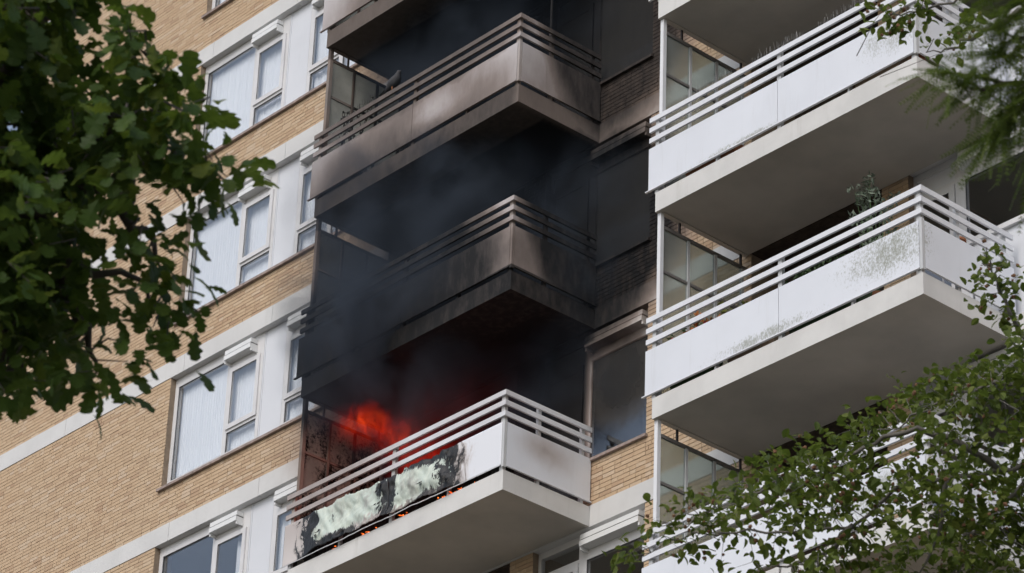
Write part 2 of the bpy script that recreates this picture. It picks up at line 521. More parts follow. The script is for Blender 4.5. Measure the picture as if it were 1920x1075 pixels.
M = {}
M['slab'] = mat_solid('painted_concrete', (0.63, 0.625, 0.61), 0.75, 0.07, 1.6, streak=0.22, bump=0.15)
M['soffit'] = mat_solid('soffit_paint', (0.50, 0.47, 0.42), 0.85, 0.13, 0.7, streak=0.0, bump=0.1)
M['band'] = mat_solid('concrete_band', (0.63, 0.63, 0.625), 0.75, 0.05, 1.3, streak=0.12, bump=0.1)
M['panel'] = mat_solid('white_enamel_panel', (0.69, 0.715, 0.765), 0.40, 0.03, 1.0, streak=0.12,
                       mildew=[((6.6, -1.59, 0.66), (1.25, 0.4, 0.50), 1.0), ((4.6, -1.59, 0.34), (1.4, 0.3, 0.16), 0.9),
                               ((6.7, -1.59, 3.55), (0.9, 0.4, 0.45), 0.7), ((4.2, -1.59, 3.14), (1.2, 0.3, 0.10), 0.9),
                               ((6.2, -1.59, -2.25), (1.3, 0.3, 0.45), 0.8)])
M['rail'] = mat_solid('white_rail', (0.70, 0.715, 0.75), 0.45, 0.05, 3.0)
M['post'] = mat_solid('grey_post', (0.52, 0.53, 0.54), 0.5, 0.06, 3.0)
M['screenpost'] = mat_solid('white_screen_post', (0.72, 0.73, 0.75), 0.45, 0.04)
M['burntframe'] = mat_solid('scorched_frame', (0.05, 0.042, 0.04), 0.7, 0.2, 6.0)
M['soot_shade_frame'] = mat_solid('sooty_shaded_frame', (0.20, 0.19, 0.18), 0.7, 0.15, 4.0)  # soot on the smoked screens; shade from below on the clean ones
M['wall'] = mat_solid('mortar', (0.30, 0.235, 0.175), 0.95, 0.12, 8.0)
M['brick'] = mat_brick()
M['shade_brown'] = mat_solid('shade_brown_panelling', (0.070, 0.050, 0.038), 0.9, 0.25, 14.0)  # brown panelling, its colour darkened for the shade deep in the recess
M['frame'] = mat_solid('window_frame_paint', (0.66, 0.66, 0.67), 0.45, 0.05, 3.0, streak=0.10)
M['infill'] = mat_solid('infill_panel_paint', (0.66, 0.68, 0.72), 0.45, 0.03, 1.0, streak=0.10)
M['sill'] = mat_solid('sill_tile', (0.36, 0.29, 0.26), 0.8, 0.2, 12.0)
M['shutter'] = mat_solid('shutter_box', (0.74, 0.75, 0.75), 0.4, 0.04, 3.0)
M['groove'] = mat_solid('dark_groove', (0.07, 0.07, 0.075), 0.7, 0.1)
M['interior'] = mat_solid('room_paint', (0.36, 0.35, 0.33), 0.9, 0.05, 1.0)
M['pane'] = mat_pane('window_glass')
M['screen'] = mat_screen('obscured_glass', 0.30, (0.66, 0.68, 0.66))
M['screen_soot'] = mat_screen('smoked_glass', 0.86, (0.62, 0.61, 0.56))
M['screen_soot2'] = mat_screen('sooty_glass', 0.92, (0.30, 0.30, 0.29))
M['screen_char'] = mat_screen('charred_glass', 0.93, (0.40, 0.37, 0.33), True)
M['curtain'] = mat_solid('net_curtain', (0.88, 0.89, 0.90), 0.9, 0.03, 1.0, soot=False)
M['burnt'] = mat_burnt_panel()
M['ember'] = mat_simple('ember_glow', (0.03, 0.015, 0.01), 0.9, (1.0, 0.19, 0.025), 2.4)
M['bark'] = mat_simple('bark', (0.075, 0.062, 0.05), 0.95)
M['barkgrey'] = mat_simple('grey_bark', (0.13, 0.12, 0.105), 0.9)
M['oakleaf'] = mat_leaf('oak_leaf', (0.030, 0.058, 0.013), (0.055, 0.098, 0.018), (0.125, 0.155, 0.022), 0.42)
M['beechleaf'] = mat_leaf('beech_leaf', (0.055, 0.080, 0.018), (0.115, 0.150, 0.030), (0.19, 0.215, 0.050), 0.45)
M['needle'] = mat_leaf('conifer_needle', (0.080, 0.125, 0.026), (0.13, 0.185, 0.036), (0.19, 0.24, 0.050), 0.45)
M['husk'] = mat_simple('beech_husk', (0.15, 0.075, 0.035), 0.9)
M['terracotta'] = mat_simple('terracotta', (0.42, 0.17, 0.08), 0.85)
M['plastic_red'] = mat_simple('red_petal', (0.50, 0.02, 0.03), 0.6)
M['orange_leaf'] = mat_simple('orange_leaf', (0.42, 0.15, 0.04), 0.8)
M['yellow_leaf'] = mat_simple('yellow_green_leaf', (0.20, 0.22, 0.04), 0.8)
M['green_leaf'] = mat_simple('plant_leaf', (0.055, 0.10, 0.03), 0.6)
M['olive_leaf'] = mat_simple('olive_leaf', (0.15, 0.19, 0.14), 0.6)
M['dry_stem'] = mat_simple('dried_stem', (0.03, 0.028, 0.026), 0.9)
M['feather'] = mat_simple('feather', (0.045, 0.045, 0.05), 0.8)
M['steel'] = mat_simple('steel_wire', (0.30, 0.30, 0.30), 0.4)
M['trough'] = mat_simple('beige_trough', (0.50, 0.36, 0.25), 0.8)

# ---------------------------------------------------------------- ground
g = MB(); g.face([(-1500, -1500, 0), (1500, -1500, 0), (1500, 1500, 0), (-1500, 1500, 0)])
tag(g.build('ground', mat_simple('lawn_and_paving', (0.165, 0.155, 0.13), 0.95)), 'grassy ground round the foot of the building', 'ground', kind='structure')

# ---------------------------------------------------------------- the building
bld = empty('apartment_building', None, (0, 0, 0))
tag(bld, 'tall yellow brick apartment block with white balconies, burning on one floor', 'building')
XL, XR_END = -14.35, 12.0
K0, K1 = -2, 5
BB, BT, ZS = -0.0075, 0.291, 0.905
XF0, XF1, DF = -4.312, 0.0, 1.48
XR0, XR1, DR = 2.689, 7.024, 1.567
ZR = -0.055
WL, WPL, WPR, WE = -9.52, -7.33, -6.80, -4.40


def hz(k, z):
    return Z0 + k * H + z


# rectangles of brick wall: x0, x1, z0, z1 (relative to storey), depth
regions = []
for k in range(K0, K1 + 1):
    top = H + BB
    regions += [(XL, WL, hz(k, BT), hz(k, top), 0.32), (WL, WE, hz(k, BT), hz(k, ZS), 0.32),
                (WE, -4.15, hz(k, BT), hz(k, top), 2.3), (-1.50, -1.06, hz(k, BT), hz(k, top), 2.3),
                (-0.17, 1.0, hz(k, BT), hz(k, ZS), 0.32), (1.0, 2.845, hz(k, BT), hz(k, top), 2.3),
                (5.04, 5.46, hz(k, BT), hz(k, top), 2.3), (8.2, XR_END, hz(k, BT), hz(k, top), 0.32)]
wall = MB()
for (x0, x1, z0, z1, dp) in regions:
    wall.box(x0, x1, 0.004, dp, z0, z1)
# plain mass above and below the storeys in view, back wall of the recesses
wall.box(XL, XR_END, 0.004, 0.32, hz(K1 + 1, BT), hz(K1 + 3, 0.5))
wall.box(XL, XR_END, 0.004, 0.32, 0.0, hz(K0, BB))
for k in range(K0, K1 + 1):
    for xa, xb in ((-4.15, -1.50), (2.845, 5.04)):
        rl = MB(); rl.box(xa + 0.002, xb - 0.002, 0.80, 0.90, hz(k, BT), hz(k, H + BB) - 0.036)
        rl.box(xa + 0.002, xb - 0.002, 0.006, 0.90, hz(k, H + BB) - 0.034, hz(k, H + BB) - 0.004)  # board added to keep the recess ceiling as dark as shade
        for q in range(int((xb - xa) / 0.5)):
            rl.box(xa + 0.25 + q * 0.5, xa + 0.29 + q * 0.5, 0.775, 0.799, hz(k, BT), hz(k, H + BB) - 0.036)
        rl.build('shaded_recess_lining', M['shade_brown'], bld)
wall_o = wall.build('wall', M['wall'], bld)
rooms = MB()
rooms.box(XL, XR_END, 4.0, 4.3, 0, hz(K1 + 3, 0.5))
rooms.box(XL, XL + 0.3, 0.33, 3.99, 0, hz(K1 + 3, 0.5))
rooms.box(XR_END - 0.3, XR_END, 0.33, 3.99, 0, hz(K1 + 3, 0.5))
for k in range(K0, K1 + 3):
    rooms.box(XL + 0.31, XR_END - 0.31, 0.33, 3.99, hz(k, BB + 0.003), hz(k, BT - 0.003))
for x in (-9.8, -4.28, -1.4, 2.4, 8.3):
    rooms.box(x, x + 0.12, 2.52, 3.98, hz(K0, BT), hz(K1 + 1, 0))
rooms.build('interior', M['interior'], bld)

# bricks: one by one; the ones that show largest are objects, the rest is one mesh
CH, BL = 0.0605, 0.222
bricks = []
br = random.Random(11)
for (x0, x1, z0, z1, dp) in regions:
    nrow = int(round((z1 - z0) / CH)); ch = (z1 - z0) / nrow
    for r in range(nrow):
        za = z0 + r * ch
        x = x0 - (0.5 * BL if r % 2 else 0) - br.choice((0, 0, 0.055))
        while x < x1:
            L = BL if br.random() < 0.72 else BL * 0.5
            a, b_ = max(x, x0), min(x + L - 0.008, x1)
            if b_ - a > 0.03:
                bricks.append((a, b_, za + 0.003, za + ch - 0.006, br.gauss(0, 0.0012)))
            x += L


def px_of(x, z):
    d = (x - 28.595, 26.24, z - 1.65)
    c = [sum(a * b for a, b in zip(r, d)) for r in (cr, cu, cf)]
    return 960 + 6393.4 * c[0] / c[2], 537.5 - 6393.4 * c[1] / c[2], c[2]


best = []
for i, (a, b_, za, zb, dy) in enumerate(bricks):
    if b_ - a < 0.2: continue
    u, v, dpt = px_of((a + b_) / 2, (za + zb) / 2)
    if 1112 < u < 1216 and 815 < v < 950 and a > 0: best.append((0, dpt, i))
    elif 300 < u < 556 and 700 < v < 1075: best.append((1, dpt, i))
    elif 380 < u < 600 and 160 < v < 600: best.append((2, dpt, i))
best.sort()
single = set(i for _, _, i in best[:300])


def brick_into(mb, a, b_, za, zb, y):
    mb.box(a, b_, y, 0.004, za, zb, skip='k')


rest = MB()
unit = {}
for i, (a, b_, za, zb, dy) in enumerate(bricks):
    if i in single:
        key = round(b_ - a, 3), round(zb - za, 3)
        if key not in unit:
            u_ = MB(); brick_into(u_, 0, b_ - a, 0, zb - za, -0.003); unit[key] = u_.mesh('brick', M['brick'])
        obj('brick', unit[key], wall_o, (a, dy, za))
    else:
        brick_into(rest, a, b_, za, zb, -0.003 + dy)
tag(rest.build('brickwork', M['brick'], wall_o), kind='stuff')

# concrete bands at each floor, in lengths with open joints
cuts = [XL, -12.3, -9.2, -7.05, -4.34, -1.3, 0.0, 2.70, 5.3, 7.05, 9.6, XR_END]
for k in range(K0, K1 + 2):
    for a, b_ in zip(cuts[:-1], cuts[1:]):
        MB().box(a + 0.004, b_ - 0.004, -0.014, 0.325, hz(k, BB), hz(k, BT)).build('floor_band', M['band'], bld)

def ring(mb, x0, x1, z0, z1, t, y0, y1, tb=None):
    tb = tb or t
    mb.box(x0, x0 + t, y0, y1, z0, z1)
    mb.box(x1 - t, x1, y0, y1, z0, z1)
    mb.box(x0 + t, x1 - t, y0, y1, z1 - t, z1)
    mb.box(x0 + t, x1 - t, y0, y1, z0, z0 + tb)


def shutter_box(parent, x0, x1, z0, z1, y0, y1):
    s = MB()
    zm = z0 + (z1 - z0) * 0.52
    s.box(x0, x1, y0, y1, z0, zm - 0.010)
    s.box(x0 + 0.012, x1 - 0.012, y0 + 0.02, y1 - 0.001, zm - 0.010, zm + 0.010, mi=1)
    s.box(x0, x1, y0 + 0.012, y1, zm + 0.010, z1)
    s.box(x0 - 0.006, x0 + 0.02, y0 + 0.02, y1 + 0.002, z0 - 0.05, z0)
    s.box(x1 - 0.02, x1 + 0.006, y0 + 0.02, y1 + 0.002, z0 - 0.05, z0)
    return s.build('shutter_box', [M['shutter'], M['groove']], parent)


def pane(parent, x0, x1, z0, z1, y=0.115):
    return MB().box(x0, x1, y, y + 0.010, z0, z1).build('pane', M['pane'], parent)


def sill(parent, x0, x1, z):
    """row of sill tiles with little gaps"""
    n = max(2, int((x1 - x0) / 0.21))
    m = MB()
    w = (x1 - x0) / n
    for i in range(n):
        j = br.uniform(-0.004, 0.004)
        m.box(x0 + i * w + 0.003, x0 + (i + 1) * w - 0.003, -0.055 + j, 0.10, z + j * 0.5, z + 0.042 + j * 0.5)
    return m.build('sill', M['sill'], parent)


def mirror(x, on, c=-7.065):
    return 2 * c - x if on else x


def left_window(k, mirrored):
    w = empty('window', bld)
    z = hz(k, 0)
    def X(a, b_):
        a, b_ = mirror(a, mirrored), mirror(b_, mirrored)
        return (a, b_) if a < b_ else (b_, a)
    f = MB()
    y0, y1 = 0.095, 0.165
    zt, zb = z + H + BB - 0.002, z + ZS + 0.042
    a, b_ = X(WL + 0.002, WL + 0.085); f.box(a, b_, y0, y1, zb, zt)
    a, b_ = X(-7.41, WPL - 0.002); f.box(a, b_, y0, y1, zb, zt)
    a, b_ = X(WL + 0.085, -7.41)
    f.box(a, b_, y0, y1, zt - 0.15, zt); f.box(a, b_, y0, y1, zb, zb + 0.145)
    a, b_ = X(-8.20, -8.11); f.box(a, b_, y0, y1, zb + 0.145, zt - 0.15)
    a, b_ = X(-8.11, -7.41)
    f.box(a, b_, y0, y1, z + 1.425, z + 1.50)
    f.box(a, b_, y0, y1, z + 2.50, zt - 0.15)
    f.build('frame', M['frame'], w)
    # opening casement, proud of the frame
    c = MB(); a, b_ = X(-8.125, -7.395)
    ring(c, a, b_, z + 1.47, z + 2.50, 0.075, 0.070, 0.094)
    c.build('casement', M['frame'], w)
    a, b_ = X(WL + 0.080, -8.195); pane(w, a, b_, zb + 0.14, zt - 0.145)
    a, b_ = X(-8.06, -7.46); pane(w, a, b_, z + 1.54, z + 2.44, 0.085)
    a, b_ = X(-8.115, -7.405); pane(w, a, b_, zb + 0.14, z + 1.43)
    # gasket line round the wide pane
    gk = MB(); a, b_ = X(WL + 0.085, -8.20)
    ring(gk, a, b_, zb + 0.145, zt - 0.15, 0.012, 0.105, 0.112); gk.build('gasket', M['groove'], w)
    gk = MB(); a, b_ = X(-8.06, -7.46); ring(gk, a, b_, z + 1.54, z + 2.44, 0.010, 0.076, 0.083); gk.build('gasket', M['groove'], w)
    gk = MB(); a, b_ = X(-8.11, -7.41); ring(gk, a, b_, zb + 0.145, z + 1.425, 0.010, 0.105, 0.112); gk.build('gasket', M['groove'], w)
    a, b_ = X(-8.14, -7.50); shutter_box(w, a, b_, z + 2.60, z + 2.76, -0.045, 0.094)
    a, b_ = X(WL - 0.05, WPL); sill(w, a, b_, z + ZS)
    return w


for k in range(0, 5):
    for mr in (False, True):
        left_window(k, mr)
    p = MB()
    p.box(WPL + 0.004, WPR - 0.004, 0.105, 0.15, hz(k, ZS) + 0.042, hz(k, H + BB) - 0.003)
    for xx in (WPL + 0.004, WPR - 0.03):
        p.box(xx, xx + 0.026, 0.096, 0.104, hz(k, ZS) + 0.042, hz(k, H + BB) - 0.003)
    p.build('infill_panel', M['infill'], bld)
    MB().box(WPL - 0.0, WPR + 0.0, -0.052, 0.10, hz(k, ZS), hz(k, ZS) + 0.042).build('sill', M['sill'], bld)


def curtain(name, x0, x1, z0, z1, label, folds=40, y=0.21, amp=0.022):
    c = MB(); n = folds * 4
    for i in range(n):
        pts = []
        for j in (i, i + 1):
            t = j / n; ph = t * folds * 2 * pi
            pts.append((x0 + (x1 - x0) * t, y + amp * sin(ph) + amp * 0.6 * sin(ph * 0.37 + 1)))
        (xa, ya), (xb, yb) = pts
        c.face([(xa, ya, z0), (xb, yb, z0), (xb, yb, z1), (xa, ya, z1)])
    o = c.build(name, M['curtain'], None, True)
    return tag(o, label, 'curtain', 'net curtains behind the windows')


rows = {1: 'row with the blackest balcony', 2: 'row above the blackest balcony', 3: 'highest whole window row', 4: 'row cut by the top edge'}
for k in (1, 2, 3, 4):
    curtain('net_curtain', WL + 0.03, -7.36, hz(k, 0.93), hz(k, H - 0.03), 'white net curtain behind wide pane, ' + rows[k], 34, amp={1: 0.004, 2: 0.003, 3: 0.009, 4: 0.012}[k])
    curtain('net_curtain', -6.77, WE - 0.05, hz(k, 0.93), hz(k, H - 0.03), 'white net curtain right of the blank panel, ' + rows[k], 36, amp={1: 0.012, 2: 0.008, 3: 0.02, 4: 0.02}[k])
curtain('net_curtain', -6.77, WE - 0.05, hz(0, 0.93), hz(0, H - 0.03), 'white net curtain in window next to the burnt panel', 36)
curtain('net_curtain', -7.75, -7.36, hz(0, 0.93), hz(0, H - 0.03), 'narrow gathered white curtain in the dark lowest window', 12)


def front_unit(k, xd0, xp0, xp1, xw1, white_below, zwin):
    """balcony door with a window beside it"""
    z = hz(k, 0); zt = z + H + BB - 0.002
    y0, y1 = 0.095, 0.165
    d = empty('balcony_door', bld)
    f = MB()
    f.box(xd0 + 0.003, xd0 + 0.055, y0, y1, z + BT, zt)
    f.box(xd0 + 0.055, xp0, y0, y1, zt - 0.09, zt)
    f.box(xd0 + 0.055, xp0, y0, y1, z + 2.47, z + 2.52)
    f.box(xp0, xp1, y0, y1, z + BT, zt)
    f.build('frame', M['frame'], d)
    l = MB(); ring(l, xd0 + 0.06, xp0 - 0.005, z + BT + 0.02, z + 2.465, 0.085, 0.075, 0.094, 0.30)
    l.build('leaf', M['frame'], d)
    MB().box(xd0 + 0.14, xp0 - 0.085, 0.082, 0.090, z + BT + 0.30, z + 2.39).build('pane', M['pane'], d)
    MB().box(xd0 + 0.052, xp0 + 0.003, 0.115, 0.125, z + 2.515, zt - 0.085).build('fanlight', M['infill'] if white_below else M['pane'], d)
    w = empty('window', bld)
    zb = z + (zwin if white_below else ZS + 0.042)
    f = MB()
    f.box(xw1 - 0.085, xw1 - 0.003, y0, y1, zb, zt)
    f.box(xp1, xw1 - 0.085, y0, y1, z + 2.47, zt)
    f.box(xp1, xw1 - 0.085, y0, y1, zb, zb + 0.07)
    f.build('frame', M['frame'], w)
    pane(w, xp1 - 0.004, xw1 - 0.08, zb + 0.065, z + 2.475)
    gk = MB(); ring(gk, xp1, xw1 - 0.085, zb + 0.07, z + 2.47, 0.012, 0.105, 0.112); gk.build('gasket', M['groove'], w)
    shutter_box(w, xp1 + 0.02, xw1 - 0.06, z + 2.60, z + 2.76, -0.06, 0.094)
    if white_below:
        MB().box(xp1 + 0.002, xw1 - 0.004, 0.10, 0.16, z + BT, zb - 0.004).build('apron_panel', M['infill'], w)
        MB().box(xp1 + 0.002, xw1 - 0.004, 0.05, 0.0998, zb - 0.03, zb - 0.003).build('sill', M['frame'], w)
    else:
        s = MB(); s.box(xp1 - 0.02, xw1 + 0.03, -0.05, 0.0948, z + ZS, z + ZS + 0.04); s.build('sill', M['sill'], w)
    return d, w


for k in range(-1, 4):
    front_unit(k, -1.06, -0.29, -0.15, 1.0, False, 0)
for k in range(-1, 3):
    front_unit(k, 5.46, 6.11, 6.26, 8.2, True, 1.57)

# ---------------------------------------------------------------- balconies
R1Z, R2Z, R3Z, RH = 1.386, 1.242, 1.088, 0.067
PB, PT, TS = 0.338, 0.938, 0.274


def slab_mesh(mb, x0, x1, d):
    """slab with a shallow drip groove round the underside; material 1 on the soffit"""
    m, gdp = 0.07, 0.012
    mb.face([(x0, -d, 0), (x1, -d, 0), (x1, -d, TS), (x0, -d, TS)])
    mb.face([(x1, -d, 0), (x1, -0.016, 0), (x1, -0.016, TS), (x1, -d, TS)])
    mb.face([(x0, -0.016, 0), (x0, -d, 0), (x0, -d, TS), (x0, -0.016, TS)])
    mb.face([(x0, -d, TS), (x1, -d, TS), (x1, -0.016, TS), (x0, -0.016, TS)])
    a, b_, c = x0 + m, x1 - m, -d + m
    e = 0.018
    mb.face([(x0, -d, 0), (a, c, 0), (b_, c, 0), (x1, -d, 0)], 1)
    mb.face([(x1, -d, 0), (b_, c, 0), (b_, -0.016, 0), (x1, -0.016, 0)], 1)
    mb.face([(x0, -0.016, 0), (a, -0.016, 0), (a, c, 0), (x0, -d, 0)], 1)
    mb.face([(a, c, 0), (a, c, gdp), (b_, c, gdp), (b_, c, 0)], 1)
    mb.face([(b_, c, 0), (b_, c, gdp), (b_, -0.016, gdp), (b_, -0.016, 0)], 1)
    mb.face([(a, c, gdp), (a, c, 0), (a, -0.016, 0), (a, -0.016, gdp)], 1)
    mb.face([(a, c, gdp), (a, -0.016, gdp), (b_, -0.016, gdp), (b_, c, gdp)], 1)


def balcony(x0, x1, d, k, zoff, label, smat, fmat, burnt=False, post_mat=None):
    z = hz(k, zoff)
    b = empty('balcony', bld, (0, 0, z)); tag(b, label)
    post_mat = post_mat or M['post']
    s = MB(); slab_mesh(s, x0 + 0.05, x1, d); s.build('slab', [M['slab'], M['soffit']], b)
    xm = x0 + (x1 - x0) * 0.496
    yf = -d - 0.022
    # front panels
    spans = [(x0 - 0.055, xm - 0.004), (xm + 0.004, x1 - 0.028)]
    for i, (a, c) in enumerate(spans):
        if burnt:
            burnt_panel(b, a, c, yf, i)
        else:
            MB().box(a, c, yf, yf + 0.014, PB, PT).build('front_panel', M['panel'], b)
    if not burnt:
        MB().box(x0 - 0.10, x1 - 0.03, yf - 0.012, yf + 0.020, PB - 0.016, PB - 0.002).build('panel_trim', M['rail'], b)
    MB().box(x1 + 0.006, x1 + 0.020, -d + 0.030, -0.03, PB, PT).build('side_panel', M['panel'], b)
    MB().box(x1 + 0.002, x1 + 0.030, -d + 0.03, -0.01, PB - 0.016, PB - 0.002).build('panel_trim', M['rail'], b)
    MB().box(x1 - 0.022, x1 + 0.018, yf + 0.002, -d + 0.024, PB - 0.03, PT + 0.02).build('corner_post', post_mat, b)
    for zt in (R1Z, R2Z, R3Z):
        MB().box(x0 - 0.05, x1 + 0.022, yf - 0.002, yf + 0.026, zt - RH, zt).build('rail', M['rail'], b)
        MB().box(x1 - 0.006, x1 + 0.022, yf + 0.0275, -0.02, zt - RH, zt).build('rail', M['rail'], b)
    for (px, py) in ((x0 + 0.03, yf + 0.03), (xm - 0.035, yf + 0.03), (x1 - 0.085, yf + 0.03), (x0 + (x1 - x0) * .25, yf + 0.03), (x0 + (x1 - x0) * .75, yf + 0.03)):
        full = abs(px - (xm - 0.035)) < 1e-6 or px < x0 + 0.1 or px > x1 - 0.1
        MB().box(px, px + (0.06 if full else 0.03), py, py + 0.05, TS, R1Z - 0.012 if full else PT - 0.02).build('post', post_mat, b)
    for py in (-0.62 * d, -0.17):
        MB().box(x1 - 0.055, x1 - 0.010, py, py + 0.05, TS, R1Z - 0.012).build('post', post_mat, b)
    # end screen of obscured glass on the side away from the corner
    ys = [-d + 0.075, -d + 0.075 + (d - 0.165) / 3, -d + 0.075 + (d - 0.165) * 2 / 3, -0.09]
    xs = x0 + 0.075
    zt_, zm_ = 2.665, 2.05
    for i, y in enumerate(ys):
        w = 0.028 if i == 0 else 0.020
        MB().box(xs - w, xs + w, y - w, y + w, TS, zt_ if i else H - 0.004).build('screen_post', fmat if i == 0 else (fmat if fmat is not M['screenpost'] else M['post']), b)
    tr = M['soot_shade_frame'] if fmat is M['screenpost'] else fmat  # clean screens: dark colour stands for the shaded undersides of transoms and head
    for a, c in zip(ys[:-1], ys[1:]):
        MB().box(xs - 0.018, xs + 0.018, a + 0.03, c - 0.022, zm_ - 0.018, zm_ + 0.018).build('transom', tr, b)
        MB().box(xs - 0.004, xs + 0.004, a + 0.03, c - 0.022, 0.34, zm_ - 0.02).build('screen_pane', smat, b)
        MB().box(xs - 0.004, xs + 0.004, a + 0.03, c - 0.022, zm_ + 0.02, zt_ - 0.022).build('screen_pane', smat, b)
    MB().box(xs - 0.02, xs + 0.02, ys[0] + 0.03, -0.02, zt_ - 0.02, zt_ + 0.022).build('screen_head', tr, b)
    for y in (ys[0] + 0.32, ys[3] - 0.02):
        MB().box(xs - 0.012, xs + 0.012, y - 0.012, y + 0.012, zt_ + 0.023, H - 0.006).build('bracket', M['burntframe'], b)
    return b


def burnt_panel(b, x0, x1, y, i):
    """panel buckled by the heat: crumpled face, ragged upper edge, lower edge sprung away"""
    rnd = random.Random(31 + i)
    nx, nz = 110, 30
    from mathutils import noise as mn
    m = MB()
    def bur(x):
        a = min(1, max(0, (x + 3.95) / 0.35)); c = min(1, max(0, (-0.80 - x) / 0.35))
        return a * c
    def P3(u, t):
        x = x0 + (x1 - x0) * u
        f = bur(x)
        top = PT - f * (0.025 + 0.05 * max(0, mn.noise((x * 2.3, 1.7, 0))) + 0.03 * mn.noise((x * 9, 4.2, 0)) + 0.016 * mn.noise((x * 31, 9.2, 0)))
        bot = PB + f * (0.030 + 0.04 * mn.noise((x * 1.8, 7.7, 0)) + 0.012 * mn.noise((x * 17, 2.2, 0)))
        z = bot + (top - bot) * t
        dy = f * (0.055 * mn.noise((x * 3.1, z * 4.0, 3.3)) + 0.030 * mn.noise((x * 8 + z * 6, z * 5, 5)) + 0.013 * mn.noise((x * 24, z * 14, 8)) - 0.03)
        dy -= f * 0.035 * max(0, 1 - t * 5) ** 1.5          # lower lip sprung outwards
        dy -= f * 0.020 * sin(pi * t)
        return (x, y + dy, z)
    idx = {}
    for a in range(nx + 1):
        for c in range(nz + 1):
            idx[a, c] = len(m.v); m.v.append(P3(a / nx, c / nz))
    for a in range(nx):
        for c in range(nz):
            m.f.append((idx[a, c], idx[a + 1, c], idx[a + 1, c + 1], idx[a, c + 1])); m.m.append(0)
    o = m.build('front_panel', M['burnt'], b, True)
    sm = o.modifiers.new('thickness', 'SOLIDIFY'); sm.thickness = 0.008; sm.offset = -1
    o['label'] = 'front panel burnt to its pale green core with char streaks' if i == 0 else 'front panel half burnt away, still white beside the corner'
    # flakes of burnt skin curling off the panel
    for _ in range(17):
        fx = rnd.choice((rnd.gauss(-3.75, .12), rnd.gauss(-2.2, .10), rnd.gauss(-1.0, .10), rnd.uniform(-3.6, -1.1)))
        if not (x0 + 0.05 < fx < x1 - 0.05): continue
        fz = rnd.uniform(0.42, 0.86); L = rnd.uniform(.05, .15); w = rnd.uniform(.015, .04); tilt = rnd.gauss(0, .5)
        fm = MB(); n_ = 5
        for q in range(n_ + 1):
            t_ = q / n_
            for sgn in (-1, 1):
                ww = w * (1 - 0.6 * t_) * sgn
                fm.v.append((fx + ww * cos(tilt) + L * t_ * sin(tilt), y - 0.075 - 0.05 * t_ * t_ + rnd.uniform(-.004, .004), fz - L * t_ * cos(tilt) + ww * sin(tilt)))
        for q in range(n_):
            fm.f.append((2 * q, 2 * q + 1, 2 * q + 3, 2 * q + 2)); fm.m.append(0)
        fo = fm.build('peeled_flake', M['dry_stem'], b, True)
        so = fo.modifiers.new('thickness', 'SOLIDIFY'); so.thickness = 0.003
    # hanging strip of trim, bent by the heat
    t = MB(); pts = []
    n = 40
    for q in range(n + 1):
        x = x0 + (x1 - x0) * q / n
        f = bur(x)
        pts.append((x, y - 0.012 - f * 0.030, PB - 0.010 + f * (-0.012 + 0.022 * mn.noise((x * 2.1, 3.1, 1)) + 0.008 * mn.noise((x * 8, 3.1, 1)))))
    t.tube(pts, 0.007, 5)
    t.build('panel_trim', M['rail'], b)


F = {}
F[0] = balcony(XF0, XF1, DF, 0, 0, 'burning balcony with melted front panel and flames behind the rails', M['screen_char'], M['burntframe'], True)
F[1] = balcony(XF0, XF1, DF, 1, 0, 'soot-blackened balcony directly above the flames', M['screen_soot2'], M['soot_shade_frame'])
F[2] = balcony(XF0, XF1, DF, 2, 0, 'smoke-stained balcony with a bird on its top rail', M['screen_soot'], M['soot_shade_frame'])
F[3] = balcony(XF0, XF1, DF, 3, 0, 'smoke-stained balcony cut off by the top edge of the view', M['screen_soot'], M['soot_shade_frame'])
RB = {}
RB[-1] = balcony(XR0, XR1, DR, -1, ZR, 'white balcony mostly hidden behind the beech leaves', M['screen'], M['screenpost'])
RB[0] = balcony(XR0, XR1, DR, 0, ZR, 'white balcony with flowers and mildewed front panel near its corner', M['screen'], M['screenpost'])
RB[1] = balcony(XR0, XR1, DR, 1, ZR, 'clean white balcony with bird spikes on the top rail', M['screen'], M['screenpost'])
RB[2] = balcony(XR0, XR1, DR, 2, ZR, 'white balcony showing only its soffit at the top', M['screen'], M['screenpost'])


def spikes(parent, pts, h=0.10, n=60, mat='steel'):
    m = MB(); r = random.Random(3)
    (xa, y, z), (xb, _, _) = pts
    for i in range(n):
        x = xa + (xb - xa) * i / n
        m.tube([(x, y, z), (x + r.uniform(-.02, .02), y + r.uniform(-.05, .05), z + h * r.uniform(.8, 1.1))], [0.0016, 0.0012], 3)
    m.box(xa, xb, y - 0.012, y + 0.012, z, z + 0.004)
    return m.build('spike_strip', M[mat], parent)


for xa in (3.2, 4.4, 5.5):
    spikes(RB[1], ((xa, -DR, R1Z), (xa + 0.85, -DR, R1Z)), 0.11, 40)
spikes(F[2], ((-3.65, -DF, R1Z), (-3.0, -DF, R1Z)), 0.12, 34, 'dry_stem')

# ---------------------------------------------------------------- things on the balconies
def leafy(mb, c, r, n, size, mi=0, flat=False, rnd=random):
    for _ in range(n):
        while True:
            d = Vector((rnd.uniform(-1, 1), rnd.uniform(-1, 1), rnd.uniform(-1, 1)))
            if d.length < 1: break
        p = Vector(c) + Vector((d.x * r[0], d.y * r[1], d.z * r[2]))
        a = Vector((rnd.gauss(0, 1), rnd.gauss(0, 1), rnd.gauss(0, 1) + 0.4)).normalized()
        b_ = a.cross(Vector((rnd.gauss(0, 1), rnd.gauss(0, 1), rnd.gauss(0, 1)))).normalized()
        s = size * rnd.uniform(0.7, 1.3)
        mb.face([p - a * s, p + b_ * s * 0.42, p + a * s, p - b_ * s * 0.42], mi)


